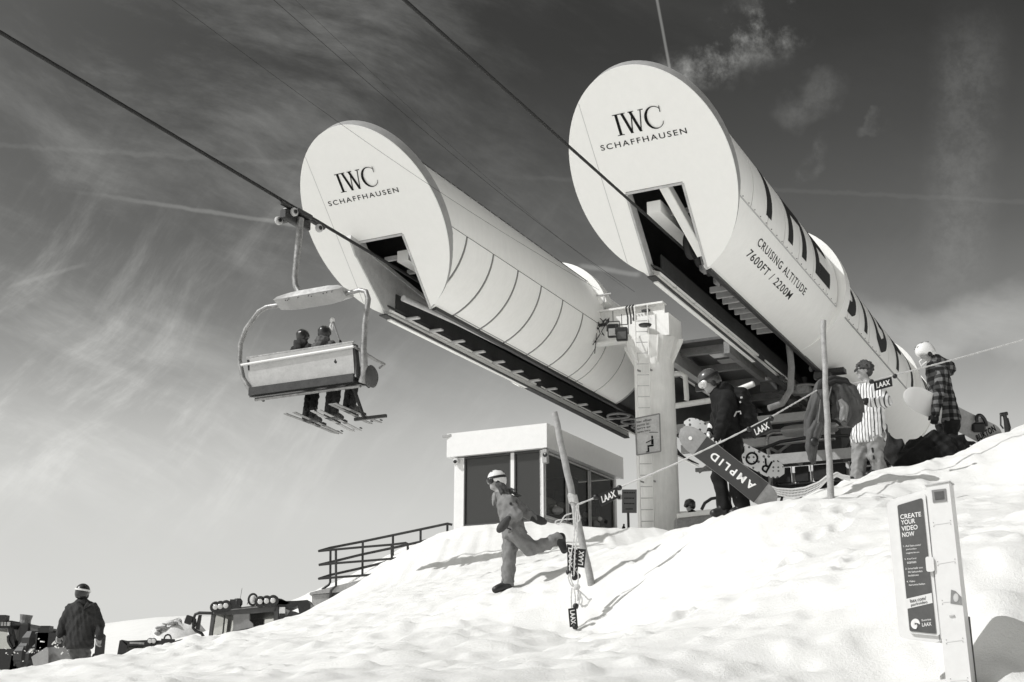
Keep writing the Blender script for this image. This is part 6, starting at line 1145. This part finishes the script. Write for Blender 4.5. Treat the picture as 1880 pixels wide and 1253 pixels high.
for k in range(9): c = zc(678+random.uniform(-10, 10), 905+random.uniform(-8, 8)); m.ball(c, random.uniform(.02, .03), 7)
m.build('knot', M['rope'], t); m = MB()
for k in range(6): q = k1+(B1-A1)*(.008*k-.02); m.tube([q+Vector((.05*math.cos(a), .05*math.sin(a)+.06, .01*math.sin(2*a))) for a in np.linspace(0, 6.28, 13)], .008, 5)
m.build('winding', M['rope'], t)
# safety net sagging between the boards and the pole
Yn = 15.95; zn = lambda px, py, Y=Yn: at(1240+px*.17021, 780+py*.17021, Y)
t = thing('safety_net', 'white mesh net sagging along the snow left of the jacket pole', 'net', zn(1300, 700))
xs = np.linspace(985, 1645, 30); tpn = lambda x: np.interp(x, [985, 1100, 1250, 1400, 1550, 1645], [655, 690, 700, 680, 620, 545]); btn = lambda x: np.interp(x, [985, 1100, 1250, 1400, 1550, 1645], [690, 755, 790, 765, 690, 590])
for k in range(4): m = MB(); m.tube([zn(x, tpn(x)+(btn(x)-tpn(x))*k/3) for x in xs], .013 if k == 0 else .008, 5); m.build('net_strand', M['white_plastic'], t)
m = MB()
for x in np.linspace(1000, 1640, 42): m.tube([zn(x, tpn(x)), zn(x+6, btn(x))], .0065, 4)
m.build('net_strand', M['white_plastic'], t)
xs = np.linspace(1690, 1880, 14); m = MB(); f1 = lambda x: np.interp(x, [1690, 1740, 1800, 1880], [545, 515, 545, 560])
for k in range(4): m.tube([zn(x, f1(x)+k*14, 16.1) for x in xs], .011 if k == 0 else .007, 5)
for x in xs: m.tube([zn(x, f1(x), 16.1), zn(x+5, f1(x)+44, 16.1)], .006, 4)
m.build('net_strand', M['white_plastic'], t)
# jacket hung on the pole
sc = (1420, 560, .2714); D = 15.58; t = thing('hanging_jacket', 'grey jacket draped over the top of the upright pole', 'jacket', at(1525, 780, D))
def drape(name, pts, mtl, pleats, seed, amp=.30, n=72, sub=7):
    """a hanging tube of cloth: pts = (px, py, half width px, half depth m, nearer m); folds deepen on the way down"""
    rnd = random.Random(seed); ph = [rnd.uniform(0, 6.28) for _ in range(4)]; m = MB(); K = []
    for i in range(len(pts)-1):
        for u in np.linspace(0, 1, sub, endpoint=False): uu = u*u*(3-2*u); K.append([pts[i][j]*(1-uu)+pts[i+1][j]*uu if j > 1 else pts[i][j]*(1-u)+pts[i+1][j]*u for j in range(5)])
    K.append(list(pts[-1])); N = len(K); C = [V3(at(sc[0]+k[0]*sc[2], sc[1]+k[1]*sc[2], D-k[4])) for k in K]; rings = []
    for i, (k, c) in enumerate(zip(K, C)):
        tg = unit(C[min(N-1, i+1)]-C[max(0, i-1)]); dep = np.array((0, 1., 0)); sdv = unit(np.cross(tg, dep)); dep = unit(np.cross(sdv, tg)); q = i/(N-1); hw = k[2]*sc[2]*D/2350; ring = []
        for j in range(n):
            th = 2*math.pi*j/n; w_ = .62*abs(math.sin(pleats*th/2+ph[0]+.9*q*math.sin(ph[1]+5*q)))+.38*abs(math.sin((pleats*.5+1)*th+ph[2]-2.2*q)); f_ = 1+amp*(.35+.65*q)*(w_*1.6-1)
            ring.append(Vector(c+sdv*hw*math.cos(th)*f_+dep*k[3]*math.sin(th)*f_+tg*.02*math.sin(3*th+ph[3])*q))
        rings.append(ring)
    m.loft(rings); return m.build(name, M[mtl], t, smooth=75)
drape('jacket_body', [(400, 515, 40, .05, .10), (345, 560, 62, .10, .10), (300, 680, 62, .11, .08), (275, 790, 66, .10, .06), (262, 890, 52, .09, .05)], 'jacket', 6, 3)
drape('jacket_back', [(380, 520, 40, .06, .10), (450, 560, 60, .12, .12), (490, 650, 92, .12, .08), (500, 740, 98, .11, .04), (470, 800, 74, .08, .02)], 'jacket', 7, 8, .32)
drape('sleeve', [(470, 530, 26, .06, .16), (530, 575, 34, .08, .16), (572, 660, 34, .07, .12), (590, 728, 24, .05, .10)], 'jacket', 5, 11, .25)
drape('sleeve', [(300, 800, 40, .08, .12), (268, 870, 44, .08, .12), (255, 960, 40, .07, .11), (262, 1040, 26, .05, .10), (272, 1075, 14, .03, .10)], 'jacket', 5, 19, .25)
drape('hood', [(300, 585, 14, .04, .14), (335, 535, 34, .08, .16), (400, 512, 34, .10, .16), (480, 525, 30, .09, .16), (520, 548, 14, .05, .14)], 'cloth_dark', 4, 23, .22)
drape('lining_fold', [(450, 640, 16, .03, .20), (480, 690, 30, .04, .19), (470, 780, 26, .04, .16)], 'midgrey', 4, 29, .3)
m = MB(); m.ball(at(1420+278*.2714, 560+928*.2714, D-.20), (.055, .03, .06), 12); m.build('cuff_opening', M['black'], t, smooth=60)
m = MB(); Pz = jp(sc, D-.23, a=(392, 555), b=(372, 640), c=(318, 640), d=(300, 800)); m.tube([Pz['a'], Pz['b']], .006, 5); m.tube([Pz['c'], Pz['d']], .006, 5); m.build('zip', M['steel'], t)
# black clothing heap behind the ridge, camouflage bag beside it
sc = (1630, 600, .2155); D = 17.0
S = SDF(.08); P = jp(sc, D, a=(120, 1160), b=(250, 1080, .1), c=(400, 990, .1), d=(560, 1040, .15), e=(690, 1020, .2), f=(480, 1120), g=(300, 1140)); 
for a, b, ra, rb in (('a', 'b', .10, .16), ('b', 'c', .17, .14), ('c', 'd', .15, .17), ('d', 'e', .15, .09), ('f', 'g', .2, .2), ('b', 'f', .15, .2)): S.cone(P[a], P[b], ra, rb)
t = thing('clothing_heap', 'black jackets heaped on the snow at the feet of the plaid rider', 'clothes', Vector(P['f'])); S.mesh('heap', .016, M['cloth_black'], t, .035, (12, 30), (1, 1, 1), 88)
S = SDF(.06); P = jp(sc, 17.6, a=(-20, 960), b=(60, 1060), c=(100, 1150)); S.cone(P['a'], P['b'], .10, .16); S.cone(P['b'], P['c'], .16, .12); t = thing('bag', 'dark patterned bag on the snow right of the striped shirt', 'bag', Vector(P['b'])); S.mesh('bag_body', .014, M['cloth_dark'], t, .025, (14, 34), (1, 1, 1), 90)
m = MB(); P = jp(sc, 17.1, a=(600, 945), b=(740, 1045)); m.tube([P['a'], P['b']], .016, 6); tag(m.build('ski_pole', M['white_plastic'], None), 'white pole end sticking out of the black clothes', 'ski pole')
t = thing('ski_pole', 'dark ski pole grips with straps poking up at the far right', 'ski pole', at(1850, 800, 19.3)); P = jp(sc, 19.2, a=(990, 735), b=(1005, 800), c=(1020, 930), d=(960, 760), e=(962, 840), f=(985, 870), g=(1020, 780), h=(1042, 860), i=(1035, 900))
m = MB(); m.tube([P['a'], P['b'], P['c']], [.03, .035, .04], 8); m.tube([P['a']+np.array((-.06, 0, -.03)), P['a']+np.array((.05, 0, -.01))], .03, 8); m.build('grip', M['black'], t); m = MB(); m.tube([P['a'], P['d'], P['e'], P['f']], .014, 6); m.tube([P['g'], P['h'], P['i']], .014, 6); m.build('strap', M['black'], t)
